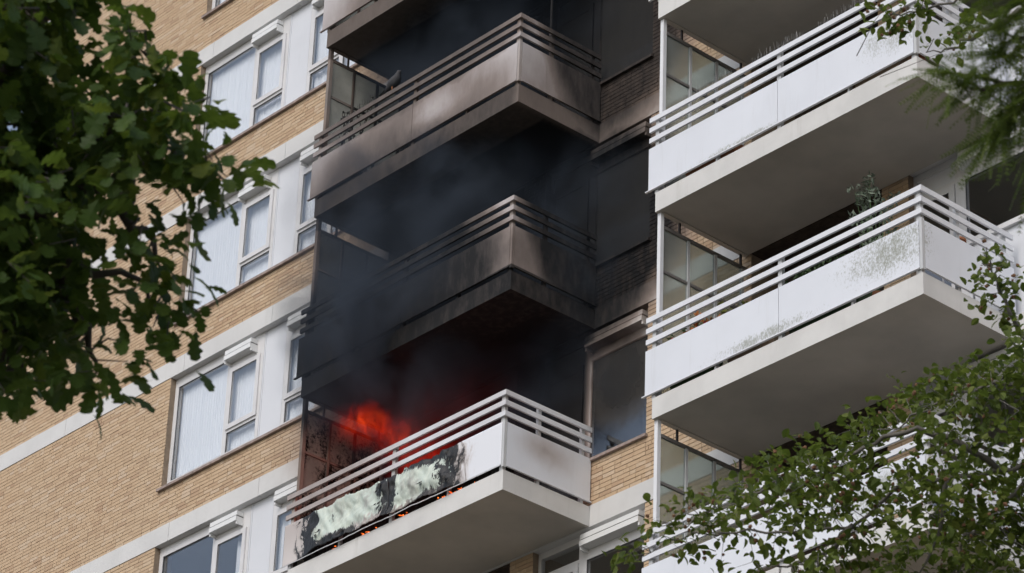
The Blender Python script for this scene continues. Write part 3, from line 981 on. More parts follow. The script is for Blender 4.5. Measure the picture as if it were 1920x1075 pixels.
def planter(name, label, loc, w, d, h, mat, cat='planter'):
    m = MB()
    t = 0.82
    m.v += [(-w * t, -d * t, 0), (w * t, -d * t, 0), (w * t, d * t, 0), (-w * t, d * t, 0), (-w, -d, h), (w, -d, h), (w, d, h), (-w, d, h),
            (-w * .88, -d * .88, h), (w * .88, -d * .88, h), (w * .88, d * .88, h), (-w * .88, d * .88, h),
            (-w * .88, -d * .88, h * .85), (w * .88, -d * .88, h * .85), (w * .88, d * .88, h * .85), (-w * .88, d * .88, h * .85)]
    for a in range(4):
        b_ = (a + 1) % 4
        m.f += [(a, b_, b_ + 4, a + 4), (a + 4, b_ + 4, b_ + 8, a + 8), (a + 8, b_ + 8, b_ + 12, a + 12)]; m.m += [0, 0, 0]
    m.f += [(3, 2, 1, 0), (12, 13, 14, 15)]; m.m += [0, 0]
    o = m.build(name, M[mat], None, loc=loc)
    return tag(o, label, cat)


def pot(name, label, loc, r, h, mat):
    m = MB(); n = 14; prof = [(0, 0), (r * .72, 0), (r * .95, h * .85), (r * 1.08, h * .85), (r * 1.08, h), (r * .92, h), (r * .88, h * .8), (0, h * .8)]
    for i, (rr, z) in enumerate(prof):
        for k in range(n): m.v.append((rr * cos(2 * pi * k / n), rr * sin(2 * pi * k / n), z))
    for i in range(len(prof) - 1):
        for k in range(n):
            k2 = (k + 1) % n; m.f.append((i * n + k, i * n + k2, (i + 1) * n + k2, (i + 1) * n + k)); m.m.append(0)
    return tag(m.build(name, M[mat], None, False, loc), label, 'pot')


def plant(name, label, base, stems, hgt, spread, leafmat, lsize, nleaf, flower=None, cat='plant', crown=None):
    rnd = random.Random(sum(map(ord, label)))
    e = empty(name, None, base); tag(e, label, cat)
    st = MB(); lf = MB(); fl = MB()
    for i in range(stems):
        a = rnd.uniform(0, 2 * pi); r = spread * rnd.uniform(.2, 1)
        tip = Vector((cos(a) * r, sin(a) * r, hgt * rnd.uniform(.6, 1)))
        mid = tip * 0.5 + Vector((rnd.uniform(-.03, .03), rnd.uniform(-.03, .03), 0.05))
        st.tube([(0, 0, 0), mid, tip], [0.008, 0.006, 0.003], 4)
        leafy(lf, tip, (0.09, 0.09, 0.10), nleaf // stems // 2, lsize, rnd=rnd)
        leafy(lf, mid, (0.10, 0.10, 0.14), nleaf // stems // 2, lsize, rnd=rnd)
        if flower and i % 2 == 0:
            fl.blob(tip + Vector((0, 0, 0.02)), (0.045, 0.045, 0.035), 7, 4, 0.3)
    st.build('stem', M['green_leaf'], e); lf.build('foliage', M[leafmat], e)
    if flower: fl.build('flower', M[flower], e)
    return e


zr0 = hz(0, ZR) + TS + 0.002
yr = -DR + 0.22
planter('planter', 'dark green trough of red flowers beside the end screen', (3.25, yr, zr0), 0.40, 0.10, 0.55, 'green_leaf')
plant('flowering_plant', 'red flowering plant at the balcony end screen', (3.05, yr, zr0 + 0.47), 6, 0.40, 0.16, 'green_leaf', 0.035, 90, 'plastic_red')
plant('flowering_plant', 'red flowering plant second from the end screen', (3.50, yr, zr0 + 0.47), 6, 0.36, 0.16, 'green_leaf', 0.035, 90, 'plastic_red')
plant('autumn_plant', 'orange and rust leaved plant against the frosted screen', (3.02, -DR + 0.62, zr0 + 0.60), 9, 0.72, 0.25, 'orange_leaf', 0.05, 220)
pot('plant_pot', 'terracotta pot holding the rust leaved plant', (3.02, -DR + 0.62, zr0), 0.17, 0.62, 'terracotta')
plant('potted_plant', 'yellow green leaved plant left of the middle post', (3.95, yr + 0.1, zr0 + 0.50), 8, 0.42, 0.24, 'yellow_leaf', 0.05, 200)
planter('planter', 'beige trough behind the rails near the middle post', (4.05, yr + 0.1, zr0), 0.30, 0.12, 0.58, 'trough')
planter('planter', 'long dark trough of green leaves right of the middle post', (5.35, yr + 0.06, zr0), 0.62, 0.11, 0.55, 'green_leaf')
for i, xx in enumerate((4.9, 5.3, 5.75)):
    plant('trailing_plant', ('low green leafy plant just past the middle post', 'low green leafy plant below the olive bush', 'low green leafy plant near the balcony corner')[i],
          (xx, yr + 0.06, zr0 + 0.48), 9, 0.42, 0.26, 'green_leaf', 0.04, 260)
plant('olive_bush', 'grey green olive bush rising above the top rail', (5.62, -0.78, zr0 + 0.45), 18, 1.62, 0.27, 'olive_leaf', 0.036, 900)
pot('plant_pot', 'tall terracotta pot of the olive bush', (5.62, -0.78, zr0), 0.20, 0.52, 'terracotta')
pot('plant_pot', 'orange terracotta pot on a stand behind the side rails', (6.72, -0.62, zr0 + 0.72), 0.10, 0.20, 'terracotta')
st = MB(); st.box(-0.14, 0.14, -0.14, 0.14, 0.68, 0.715)
for sx in (-0.12, 0.12):
    for sy in (-0.12, 0.12): st.tube([(sx, sy, 0), (sx, sy, 0.68)], 0.012, 6)
tag(st.build('plant_stand', M['post'], None, loc=(6.72, -0.62, zr0)), 'small grey plant stand behind the side rails', 'stand')
zr1 = hz(1, ZR) + TS + 0.002
planter('planter', 'beige trough seen in the gap under the upper white panel', (6.35, yr - 0.06, zr1), 0.40, 0.10, 0.30, 'trough')
pot('plant_pot', 'terracotta pot in the corner of the upper white balcony', (6.90, yr - 0.06, zr1), 0.11, 0.28, 'terracotta')
planter('planter', 'rust brown trough near the frosted end of the upper white balcony', (3.55, yr, zr1), 0.45, 0.10, 0.24, 'terracotta')

# dried plant on the smoke stained balcony
zt2 = hz(2, 0) + TS + 0.002
e = empty('dried_plant', None, (-3.98, -DF + 0.18, zt2)); tag(e, 'dead dark plant with seed pods at the smoked balcony end', 'plant')
sm = MB(); pm = MB(); rnd = random.Random(5)
for i in range(13):
    tip = Vector((rnd.uniform(-.25, .62), rnd.uniform(-.08, .08), rnd.uniform(1.22, 1.50)))
    b0 = Vector((rnd.uniform(-.2, .45), 0, 0.05))
    mid = b0.lerp(tip, 0.6) + Vector((rnd.uniform(-.1, .1), 0, 0.06))
    sm.tube([b0, mid, tip, tip + Vector((rnd.uniform(.03, .09), 0, -0.03))], [0.010, 0.007, 0.005, 0.003], 4)
    for q in range(4):
        pm.blob(mid.lerp(tip, rnd.random()) + Vector((rnd.uniform(-.05, .05), 0, rnd.uniform(0, .05))), 0.018, 6, 4, 0.3)
sm.build('stem', M['dry_stem'], e); pm.build('seed_pod', M['dry_stem'], e)
planter('planter', 'narrow sooty trough of the dead plant', (-3.85, -DF + 0.18, zt2), 0.38, 0.09, 0.22, 'dry_stem')

# pigeon on the rail: one body, with legs, tail and beak
pg = empty('pigeon', None, (-2.66, -DF, hz(2, R1Z) + 0.002)); tag(pg, 'dark pigeon perched on the smoke-stained top rail', 'bird')
m = MB()
m.tube([(-0.17, 0, 0.055), (-0.10, 0, 0.085), (-0.03, 0, 0.115), (0.05, 0, 0.145), (0.085, 0, 0.19), (0.10, 0, 0.235), (0.118, 0, 0.26), (0.13, 0, 0.262)],
       [0.014, 0.045, 0.075, 0.078, 0.055, 0.036, 0.034, 0.010], 10)
m.build('body', M['feather'], pg, True)
m = MB(); m.v += [(-0.14, -0.02, 0.085), (-0.14, 0.02, 0.085), (-0.27, 0.035, 0.02), (-0.27, -0.035, 0.02), (-0.14, 0, 0.065), (-0.27, 0, 0.012)]
m.f += [(0, 1, 2, 3), (0, 3, 5, 4), (1, 4, 5, 2), (0, 4, 1), (3, 2, 5)]; m.m += [0] * 5
m.build('tail', M['feather'], pg)
for sy in (-0.022, 0.022):
    MB().tube([(0.0, sy, 0.06), (0.005, sy, 0.0)], 0.006, 5).build('leg', M['terracotta'], pg)
MB().tube([(0.140, 0, 0.258), (0.168, 0, 0.250)], [0.008, 0.002], 5).build('beak', M['feather'], pg)

# white pole standing on the smoke stained balcony
po = MB(); po.tube([(0, 0, 0), (0, 0, 2.35)], 0.018, 8); po.tube([(0, 0, 1.00), (0, 0, 1.06)], 0.028, 8); po.tube([(0, 0, 0), (0, 0, 0.03)], 0.12, 12)
tag(po.build('parasol_pole', M['shutter'], None, loc=(-0.22, -0.75, zt2)), 'thin white pole standing behind the smoke-stained side rails', 'pole')

# embers lying on the slab below the burnt panel
rnd = random.Random(9)
em = 0
for (xc, w, n, lab, gr) in ((-1.05, 0.28, 12, 'glowing orange ember in the brightest strip under the burnt panel', 'brightest strip of embers'),
                            (-1.95, 0.18, 6, 'glowing ember in the middle strip under the burnt panel', 'middle strip of embers'),
                            (-2.62, 0.16, 5, 'glowing ember in the strip under the green burnt panel', 'strip of embers under the green panel'),
                            (-3.35, 0.08, 2, 'small dull ember near the left end of the burning slab', 'dull embers at the slab end'),
                            (-0.55, 0.02, 1, 'single small ember nearest the burning balcony corner', None)):
    for i in range(n):
        m = MB(); m.blob((0, 0, 0), (rnd.uniform(.010, .040), rnd.uniform(.006, .015), rnd.uniform(.004, .011)), 7, 4, 0.5)
        o = m.build('ember', M['ember'], None, False, (xc + rnd.uniform(-w, w), -DF + rnd.uniform(0.0, 0.04), hz(0, TS) + rnd.uniform(.006, .036)))
        o.rotation_euler = (0, rnd.uniform(-.4, .4), rnd.uniform(0, 3)); tag(o, lab, 'ember', gr)
hp = MB(); rh = random.Random(2)  # heap added behind the panel to block flame glow through the gap
for i in range(26):
    x = -4.05 + i * 0.152
    hp.blob((x, -1.26 + rh.uniform(-.03, .03), hz(0, TS) + 0.20), (0.15, 0.13, rh.uniform(.20, .38)), 8, 6, 0.22)
tag(hp.build('glow_block_heap', M['dry_stem'], None), 'black charred heap added behind the burnt panel to block the flame glow', 'debris')
# charred debris along the slab edge
for i in range(9):
    m = MB(); m.blob((0, 0, 0), (rnd.uniform(.05, .12), .02, rnd.uniform(.012, .022)), 6, 4, 0.5)
    tag(m.build('charred_debris', M['dry_stem'], None, False, (rnd.uniform(-3.6, -0.6), -DF + 0.03, hz(0, TS) + 0.018)),
        'black charred scrap lying in the gap under the burnt panel', 'debris', 'charred scraps under the burnt panel')

# ---------------------------------------------------------------- fire and smoke
def volume_box(name, lo, hi, mat):
    m = MB(); m.box(lo[0], hi[0], lo[1], hi[1], lo[2], hi[2])
    return m.build(name, mat)


def ell(nt, p, c, r, inner=0.2):
    d = N(nt, 'ShaderNodeVectorMath', operation='SUBTRACT'); nt.links.new(p, d.inputs[0]); d.inputs[1].default_value = c
    e_ = N(nt, 'ShaderNodeVectorMath', operation='DIVIDE'); nt.links.new(d.outputs[0], e_.inputs[0]); e_.inputs[1].default_value = r
    ln = N(nt, 'ShaderNodeVectorMath', operation='LENGTH'); nt.links.new(e_.outputs[0], ln.inputs[0])
    return maprange(nt, ln.outputs['Value'], 1.0, inner)


def smoke_mat():
    m, nt, out = new_mat('smoke')
    p = place_pos(nt)
    nz = N(nt, 'ShaderNodeTexNoise'); setin(nz, Scale=0.8, Detail=0, Roughness=0.5); nt.links.new(p, nz.inputs['Vector'])
    off = N(nt, 'ShaderNodeVectorMath', operation='SUBTRACT'); nt.links.new(nz.outputs['Color'], off.inputs[0]); off.inputs[1].default_value = (0.5, 0.5, 0.5)
    wp = N(nt, 'ShaderNodeVectorMath', operation='MULTIPLY_ADD'); nt.links.new(off.outputs[0], wp.inputs[0]); wp.inputs[1].default_value = (1.6, 0.8, 1.6); nt.links.new(p, wp.inputs[2])
    q = wp.outputs[0]
    dens = None
    for c, r, s in (((-2.2, -0.1, 2.55), (2.7, 1.6, 0.9), 1.5),      # under the first soffit
                    ((-3.0, -1.5, 3.6), (2.1, 1.05, 1.6), 2.8),       # rolling up over the blackened panels
                    ((-2.3, -0.7, 4.9), (2.6, 1.5, 1.3), 2.0),
                    ((-3.7, -1.5, 5.6), (1.3, 0.8, 1.2), 0.75),
                    ((-0.3, -0.2, 4.2), (1.7, 1.0, 1.7), 0.8),
                    ((-2.0, -0.4, 7.8), (2.7, 1.3, 1.4), 1.0),
                    ((-1.8, -0.3, 10.4), (2.7, 1.3, 1.6), 0.9),
                    ((0.3, -0.2, 2.2), (1.1, 0.7, 1.2), 0.25)):
        t = math_node(nt, 'MULTIPLY', ell(nt, q, c, r, 0.25), s)
        dens = t if dens is None else math_node(nt, 'MAXIMUM', dens, t)
    n2 = maprange(nt, noise(nt, q, 1.7, 2, 0.55), 0.36, 0.66, 0.12, 1.6)
    dens = math_node(nt, 'MULTIPLY', dens, n2)
    v = N(nt, 'ShaderNodeVolumePrincipled')
    v.inputs['Color'].default_value = (0.12, 0.145, 0.185, 1)
    v.inputs['Anisotropy'].default_value = 0.1
    nt.links.new(dens, v.inputs['Density'])
    nt.links.new(v.outputs[0], out.inputs['Volume'])
    return m


smoke = volume_box('smoke', (-5.0, -2.35, hz(0, 1.0)), (1.9, 0.75, hz(0, 11.5)), smoke_mat())
tag(smoke, 'dark blue grey smoke pouring up over the balconies', 'smoke', kind='stuff')


def flame_mat():
    m, nt, out = new_mat('flame')
    p = place_pos(nt)
    nz = N(nt, 'ShaderNodeTexNoise'); setin(nz, Scale=2.4, Detail=3, Roughness=0.6); nt.links.new(scaled(nt, p, (1, 1, 0.6)), nz.inputs['Vector'])
    off = N(nt, 'ShaderNodeVectorMath', operation='SUBTRACT'); nt.links.new(nz.outputs['Color'], off.inputs[0]); off.inputs[1].default_value = (0.5, 0.5, 0.5)
    wp = N(nt, 'ShaderNodeVectorMath', operation='MULTIPLY_ADD'); nt.links.new(off.outputs[0], wp.inputs[0]); wp.inputs[1].default_value = (0.9, 0.5, 0.7); nt.links.new(p, wp.inputs[2])
    q = wp.outputs[0]
    tot = None
    for c, r, s in (((-3.30, -1.10, 2.22), (0.52, 0.40, 0.32), 1.0), ((-2.80, -1.05, 1.88), (0.50, 0.40, 0.36), 0.8), ((-3.8, -1.0, 2.45), (0.55, 0.40, 0.26), 0.22),
                    ((-2.2, -1.05, 1.35), (0.70, 0.40, 0.42), 0.42), ((-1.55, -1.1, 1.02), (0.75, 0.35, 0.36), 0.42), ((-2.3, -0.7, 1.9), (1.7, 0.7, 1.0), 0.03)):  # last ellipsoid is wide faint emission, standing in for firelight on the smoke
        t = math_node(nt, 'MULTIPLY', ell(nt, q, c, r, 0.1), s)
        tot = t if tot is None else math_node(nt, 'ADD', tot, t)
    streak = maprange(nt, noise(nt, scaled(nt, q, (4.5, 4.5, 1.5)), 1.7, 5, 0.62), 0.42, 0.62, 0.05, 1.5)
    tot = math_node(nt, 'MULTIPLY', tot, streak)
    em_ = N(nt, 'ShaderNodeEmission')
    cc = mixc(nt, maprange(nt, tot, 0.2, 1.2), (1.0, 0.020, 0.004), (1.0, 0.075, 0.008))
    nt.links.new(cc, em_.inputs['Color'])
    nt.links.new(math_node(nt, 'MULTIPLY', tot, 0.85), em_.inputs['Strength'])
    nt.links.new(em_.outputs[0], out.inputs['Volume'])
    return m


fl = volume_box('flames', (-4.22, -1.43, hz(0, 0.60)), (-0.7, 0.10, hz(0, 2.80)), flame_mat())
tag(fl, 'deep red flames rising behind the rails of the burning balcony', 'fire')
ld = bpy.data.lights.new('fire_light', 'POINT'); ld.energy = 20; ld.color = (1.0, 0.10, 0.02); ld.shadow_soft_size = 0.35
lo = bpy.data.objects.new('fire_light', ld); col.objects.link(lo); lo.parent = fl; lo.location = (-2.8, -0.75, hz(0, 1.6))

# branch and twig positions of the trees (metres)
OAK_IN=[(17.24,-19.26,8.98),(17.73,-19.92,8.92),(18.57,-20.08,8.75),(18.56,-20.31,9.23),(17.50,-19.35,9.18),(17.93,-19.83,8.17),(18.44,-19.96,8.46),(18.43,-20.09,9.42),(17.90,-20.04,9.13),(18.82,-20.47,9.15),(17.24,-19.47,8.50),(18.73,-19.76,9.06),(17.68,-19.72,9.64),(17.58,-19.61,8.66),(17.95,-20.19,9.20),(18.38,-20.38,9.62),(17.63,-19.81,9.25),(18.01,-20.17,8.50),(17.97,-19.62,8.73),(17.56,-19.91,8.91),(18.51,-20.19,8.71),(18.25,-20.03,8.60),(17.10,-19.04,9.54),(17.65,-20.12,9.76),(19.01,-20.46,9.19),(18.70,-19.96,8.75),(18.01,-19.70,8.92),(17.95,-20.28,9.72),(18.48,-19.71,8.91),(18.54,-20.47,9.04),(17.28,-19.57,9.72),(19.01,-20.92,8.60),(18.18,-19.98,8.83),(18.05,-19.52,8.59),(17.76,-20.01,8.47),(16.96,-19.48,8.65),(18.20,-20.15,8.78),(18.26,-19.94,8.38),(17.82,-19.63,8.29),(18.26,-19.59,9.36),(18.50,-19.59,9.17),(18.17,-20.07,9.20),(18.27,-20.15,8.88),(17.69,-20.05,8.73),(18.17,-20.06,9.76),(17.58,-19.95,8.65),(17.69,-19.32,8.55),(18.65,-20.03,8.36),(17.38,-19.72,8.56),(18.23,-20.19,8.17),(18.52,-20.25,8.62),(19.06,-20.71,8.74),(17.70,-19.80,8.94),(17.20,-19.55,9.07),(18.42,-20.30,9.74),(18.34,-20.38,9.25),(18.29,-19.72,8.91),(18.51,-20.59,8.79),(18.21,-19.97,8.35),(17.89,-19.97,8.21),(17.71,-19.98,10.21),(18.18,-20.12,9.57),(18.22,-19.72,8.47),(18.28,-20.08,9.83),(17.54,-19.33,8.68),(18.63,-20.32,8.39),(17.86,-19.78,8.63),(17.58,-19.96,9.61),(17.62,-19.93,8.80),(18.44,-20.36,9.40),(18.75,-20.70,8.91),(17.56,-19.83,8.90),(18.15,-19.89,8.99),(18.07,-20.17,7.85),(17.92,-20.26,9.43),(18.18,-19.75,8.89),(18.82,-20.66,9.43),(18.26,-20.01,9.90),(18.48,-20.09,9.59),(17.70,-19.97,8.26),(17.33,-19.80,8.56),(18.14,-19.65,8.58),(18.34,-20.16,8.30),(18.47,-20.20,9.11),(18.45,-19.98,9.50),(17.89,-20.04,9.34),(18.51,-19.98,9.56),(17.61,-19.59,8.39),(18.49,-20.20,9.73),(17.43,-19.68,9.19),(18.24,-19.44,9.26),(18.63,-20.31,7.99),(19.00,-20.25,8.44),(18.04,-20.34,8.94),(17.92,-19.65,9.57),(17.69,-19.43,9.81),(18.90,-20.43,8.51),(17.56,-19.88,9.69),(17.30,-19.58,8.78),(17.48,-19.41,9.75),(18.31,-20.51,9.34),(18.39,-20.45,8.83),(18.17,-20.04,9.61),(17.73,-19.98,8.56),(18.73,-20.00,8.96),(18.51,-20.49,8.51),(18.11,-20.10,9.50),(18.17,-20.36,9.89),(18.19,-20.36,9.40),(18.41,-19.69,8.25),(18.55,-20.58,8.86),(17.97,-19.60,9.42),(18.23,-20.36,9.57),(18.74,-20.60,8.22),(18.72,-20.18,9.64),(18.34,-19.98,8.96),(18.05,-20.38,9.22),(18.44,-19.98,8.36),(17.74,-20.03,8.37),(18.46,-20.07,9.89),(17.20,-19.54,8.47),(17.90,-19.55,9.59),(17.11,-19.08,9.98),(17.72,-20.03,9.12),(18.01,-20.13,8.74),(18.15,-19.72,8.38),(17.62,-19.32,9.70),(17.49,-19.36,9.47),(17.95,-20.17,9.66),(17.53,-19.32,8.62),(17.92,-20.01,10.04),(18.46,-19.79,8.86),(17.42,-19.54,8.63),(17.79,-19.70,8.83),(17.84,-19.89,8.56),(18.08,-20.16,9.80),(17.77,-19.39,8.97),(17.78,-20.02,9.78),(18.77,-20.84,9.16),(18.75,-20.09,9.36),(17.96,-19.85,8.65),(18.91,-20.26,7.99),(16.94,-19.63,10.13),(17.59,-19.88,9.41),(18.22,-20.25,8.68),(18.39,-19.66,9.18),(18.06,-20.03,8.18),(18.27,-19.98,9.39),(18.10,-20.38,9.02),(17.37,-19.91,10.07),(18.85,-20.08,8.42),(18.10,-20.36,9.66),(17.67,-19.80,9.38),(17.29,-19.25,8.91),(18.00,-20.35,9.44),(18.55,-19.53,9.07),(17.66,-19.83,8.84),(18.73,-20.14,9.48),(18.19,-19.47,9.35),(18.09,-20.10,9.75),(18.72,-20.74,9.32),(18.49,-19.75,9.01),(17.93,-19.72,9.63),(17.58,-20.00,8.71),(18.72,-20.32,9.12),(18.49,-20.34,9.12),(17.45,-19.94,9.23),(18.20,-19.66,8.44),(17.96,-19.69,8.39),(17.32,-19.59,9.36),(18.16,-19.30,9.48),(17.88,-19.90,8.75),(17.57,-19.93,8.22),(17.34,-19.74,8.69),(17.25,-19.34,8.68),(18.33,-20.18,9.90),(18.88,-20.81,9.25),(18.33,-19.66,8.96),(18.67,-20.75,9.17),(18.25,-20.39,9.25),(17.80,-19.59,9.14),(18.38,-19.81,8.48),(18.95,-20.50,8.10),(17.30,-19.68,8.92),(17.83,-19.63,8.90),(18.84,-20.01,8.93),(18.38,-19.59,9.15),(16.95,-19.68,9.43),(19.11,-19.97,8.60),(18.21,-20.46,9.62),(18.40,-20.43,9.54),(17.72,-19.79,8.33),(18.50,-19.48,9.30),(17.57,-19.20,9.09),(17.98,-20.14,8.47),(17.85,-19.78,8.31),(17.95,-19.51,8.43),(18.41,-20.46,8.39),(18.06,-20.25,8.96),(18.48,-20.35,8.51),(18.67,-20.21,9.53),(17.80,-19.95,9.50),(18.16,-20.27,9.60),(18.23,-19.96,9.51),(17.62,-20.20,10.18),(18.15,-20.09,9.36),(18.20,-20.38,9.73),(18.62,-20.25,9.71),(18.45,-20.06,8.45),(18.20,-19.91,8.89),(18.22,-20.32,8.65),(18.19,-19.94,9.02),(18.96,-20.95,9.20),(18.18,-19.80,9.44),(17.77,-19.78,9.03),(17.91,-20.27,9.28),(17.97,-20.36,9.63),(16.99,-19.27,8.68),(18.29,-19.91,9.88),(18.20,-19.69,8.91),(17.96,-19.58,8.57),(17.92,-19.93,8.16),(17.13,-18.98,9.08),(17.95,-20.07,9.03),(18.03,-20.15,9.15),(17.79,-19.36,8.84),(18.85,-20.71,8.61),(17.16,-19.60,8.47),(18.85,-20.49,9.34),(18.67,-20.29,8.87),(18.19,-20.25,9.42),(18.16,-19.76,9.14),(18.38,-20.16,8.97),(19.30,-20.18,8.59),(17.57,-19.69,8.57),(18.25,-19.64,8.24),(17.43,-19.56,8.84),(17.76,-20.06,9.23),(18.38,-19.81,8.61),(19.09,-20.15,8.68),(17.33,-19.35,8.68),(17.59,-19.89,9.20),(18.84,-20.26,9.03),(18.91,-20.24,9.41),(18.51,-20.04,9.51),(17.82,-19.98,8.49),(17.01,-19.66,9.38),(19.02,-20.53,9.06),(18.21,-20.12,9.92),(17.38,-19.65,9.86),(18.60,-20.24,9.33),(18.39,-19.84,8.96),(18.18,-19.83,8.13),(17.52,-19.80,8.98),(18.30,-20.23,8.99),(18.65,-20.46,8.10),(18.28,-20.09,9.73),(17.27,-19.65,8.54),(18.55,-19.89,9.17),(18.46,-20.11,7.97),(17.67,-19.96,9.53),(18.63,-19.77,8.86),(17.73,-20.13,9.25),(18.69,-20.54,9.51),(18.25,-19.77,8.90),(18.11,-19.28,9.45),(18.05,-19.97,8.22),(18.55,-20.56,9.37),(18.12,-19.54,8.50),(18.01,-20.21,8.32),(18.18,-20.27,9.00),(17.50,-19.77,8.56),(18.19,-20.45,9.85),(18.66,-20.18,9.25),(18.02,-19.70,8.30),(18.44,-20.35,9.34),(18.04,-20.41,9.48),(17.98,-20.00,9.89),(17.77,-19.87,8.20),(17.75,-19.72,8.49),(18.42,-20.06,9.15),(17.29,-19.50,8.53),(18.16,-19.95,9.33),(18.56,-20.11,9.71),(18.46,-19.74,8.45),(17.91,-19.98,9.34),(17.57,-20.16,10.16),(17.64,-19.13,9.88),(18.23,-20.36,8.43),(17.61,-19.55,8.35),(17.53,-19.62,9.01),(18.22,-20.25,8.07),(17.14,-19.11,9.21),(18.27,-19.86,9.12),(18.07,-19.82,8.27),(18.15,-19.82,9.86),(18.81,-20.56,9.01),(17.77,-19.35,8.61),(17.94,-19.93,8.63),(17.91,-20.12,9.86),(19.21,-20.93,9.00),(17.59,-19.96,8.51),(18.75,-20.22,9.43),(18.49,-19.46,9.25),(17.77,-19.89,8.64),(17.88,-19.49,9.27),(18.28,-19.69,8.71),(18.38,-20.27,8.82),(17.99,-19.47,9.41),(17.46,-19.26,9.86),(18.78,-20.70,9.08),(18.02,-19.80,8.47),(18.20,-20.15,9.78),(18.54,-20.47,8.83),(18.71,-20.12,9.66),(19.13,-20.47,8.19),(17.16,-19.64,9.25),(17.87,-20.07,9.09),(17.85,-20.01,9.53),(17.94,-20.27,8.92),(18.31,-20.12,8.82),(18.42,-19.97,9.98),(18.09,-19.91,9.83),(17.40,-19.56,8.96),(16.98,-19.04,9.06),(18.56,-20.58,8.54),(18.68,-20.59,9.48),(18.10,-19.67,9.22),(18.35,-20.02,8.56),(17.94,-19.73,8.72),(18.20,-20.41,9.17),(18.64,-20.05,9.52),(18.32,-20.23,8.93),(18.07,-19.72,9.37),(18.75,-19.79,8.81),(18.33,-20.22,8.18),(18.07,-20.09,9.70),(19.13,-20.42,8.27),(18.02,-19.95,9.16),(18.12,-20.09,9.26),(18.04,-19.51,8.83),(18.25,-20.25,9.93),(17.44,-19.81,8.48),(17.43,-19.92,9.18),(18.42,-20.11,9.31),(18.16,-19.59,9.19),(18.17,-20.19,8.76),(18.81,-20.35,9.40),(16.90,-19.67,9.55),(17.66,-19.81,8.92),(17.83,-19.39,9.10),(18.43,-20.10,9.83),(17.97,-20.36,9.97),(16.73,-19.28,9.08),(18.25,-20.30,7.87),(17.64,-20.09,10.10),(18.43,-20.10,9.03),(18.16,-19.48,9.25),(17.55,-19.45,8.70),(17.79,-19.52,8.69),(17.56,-19.78,10.50),(17.87,-19.81,9.10),(18.38,-19.98,9.24),(17.47,-19.88,8.42),(18.51,-19.56,9.26),]
OAK_OUT=[(19.17,-20.17,9.05),(19.11,-20.08,9.16),(18.84,-19.83,9.32),(18.91,-19.82,9.27),(19.06,-19.88,9.13),(19.11,-20.01,8.99),(19.12,-19.97,8.98),(19.03,-19.87,9.01),(19.01,-20.01,9.07),(18.80,-19.94,9.25),(19.23,-19.81,8.86),(19.24,-19.84,8.78),(18.80,-19.66,8.85),(19.07,-19.75,8.67),(18.97,-19.63,8.79),(18.92,-19.48,8.87),(19.20,-19.61,8.72),(19.05,-19.49,8.73),(18.81,-19.38,8.78),(18.91,-19.52,8.62),(18.79,-19.51,8.71),(18.71,-19.69,8.55),(18.95,-19.81,8.35),(18.67,-19.56,8.52),(18.54,-19.40,8.59),(18.96,-19.63,8.23),(18.70,-19.53,8.37),(18.73,-19.42,8.32),(18.72,-19.52,8.28),(18.41,-19.39,8.39),(18.76,-19.58,8.12),(18.75,-19.50,8.10),(18.40,-19.44,8.16),(18.67,-19.67,8.06),(18.44,-19.69,8.00),(18.04,-19.33,8.21),(18.46,-19.83,7.90),(18.30,-19.84,7.99),(18.23,-19.88,7.90),(18.75,-19.68,8.26),(19.05,-20.12,8.83),(18.63,-19.75,9.15),(19.05,-19.84,8.88),(19.20,-19.87,8.79),(18.89,-19.78,8.88),(19.09,-19.85,8.70),(19.01,-19.72,8.76),(19.05,-19.94,8.59),(18.81,-19.87,8.64),(18.79,-19.82,8.61),]
OAKL_a=[(17.67,-20.29,8.50),(18.00,-20.03,8.78),(18.20,-19.87,8.94),(18.41,-19.74,9.11),(18.58,-19.67,9.28),(18.67,-19.65,9.38),]
OAKL_b=[(18.00,-20.03,8.78),(18.17,-19.78,8.81),(18.41,-19.59,8.97),(18.57,-19.42,9.03),(18.65,-19.29,9.03),]
OAKL_c=[(17.67,-20.29,8.50),(17.93,-19.90,8.56),(18.16,-19.65,8.67),(18.29,-19.39,8.62),(18.32,-19.20,8.48),]
OAKL_d=[(18.16,-19.65,8.67),(18.10,-19.50,8.44),(18.07,-19.37,8.26),]
OAKL_e=[(18.00,-20.03,8.78),(18.22,-20.10,9.16),(18.43,-20.10,9.44),(18.64,-20.06,9.67),]
OAKL_f=[(17.93,-19.90,8.56),(17.91,-19.70,8.34),(17.88,-19.60,8.19),]
OAKL_g=[(18.41,-19.74,9.11),(18.57,-19.57,9.17),(18.68,-19.47,9.23),]
OAKL_h=[(18.41,-19.59,8.97),(18.36,-19.46,8.79),(18.37,-19.31,8.67),]
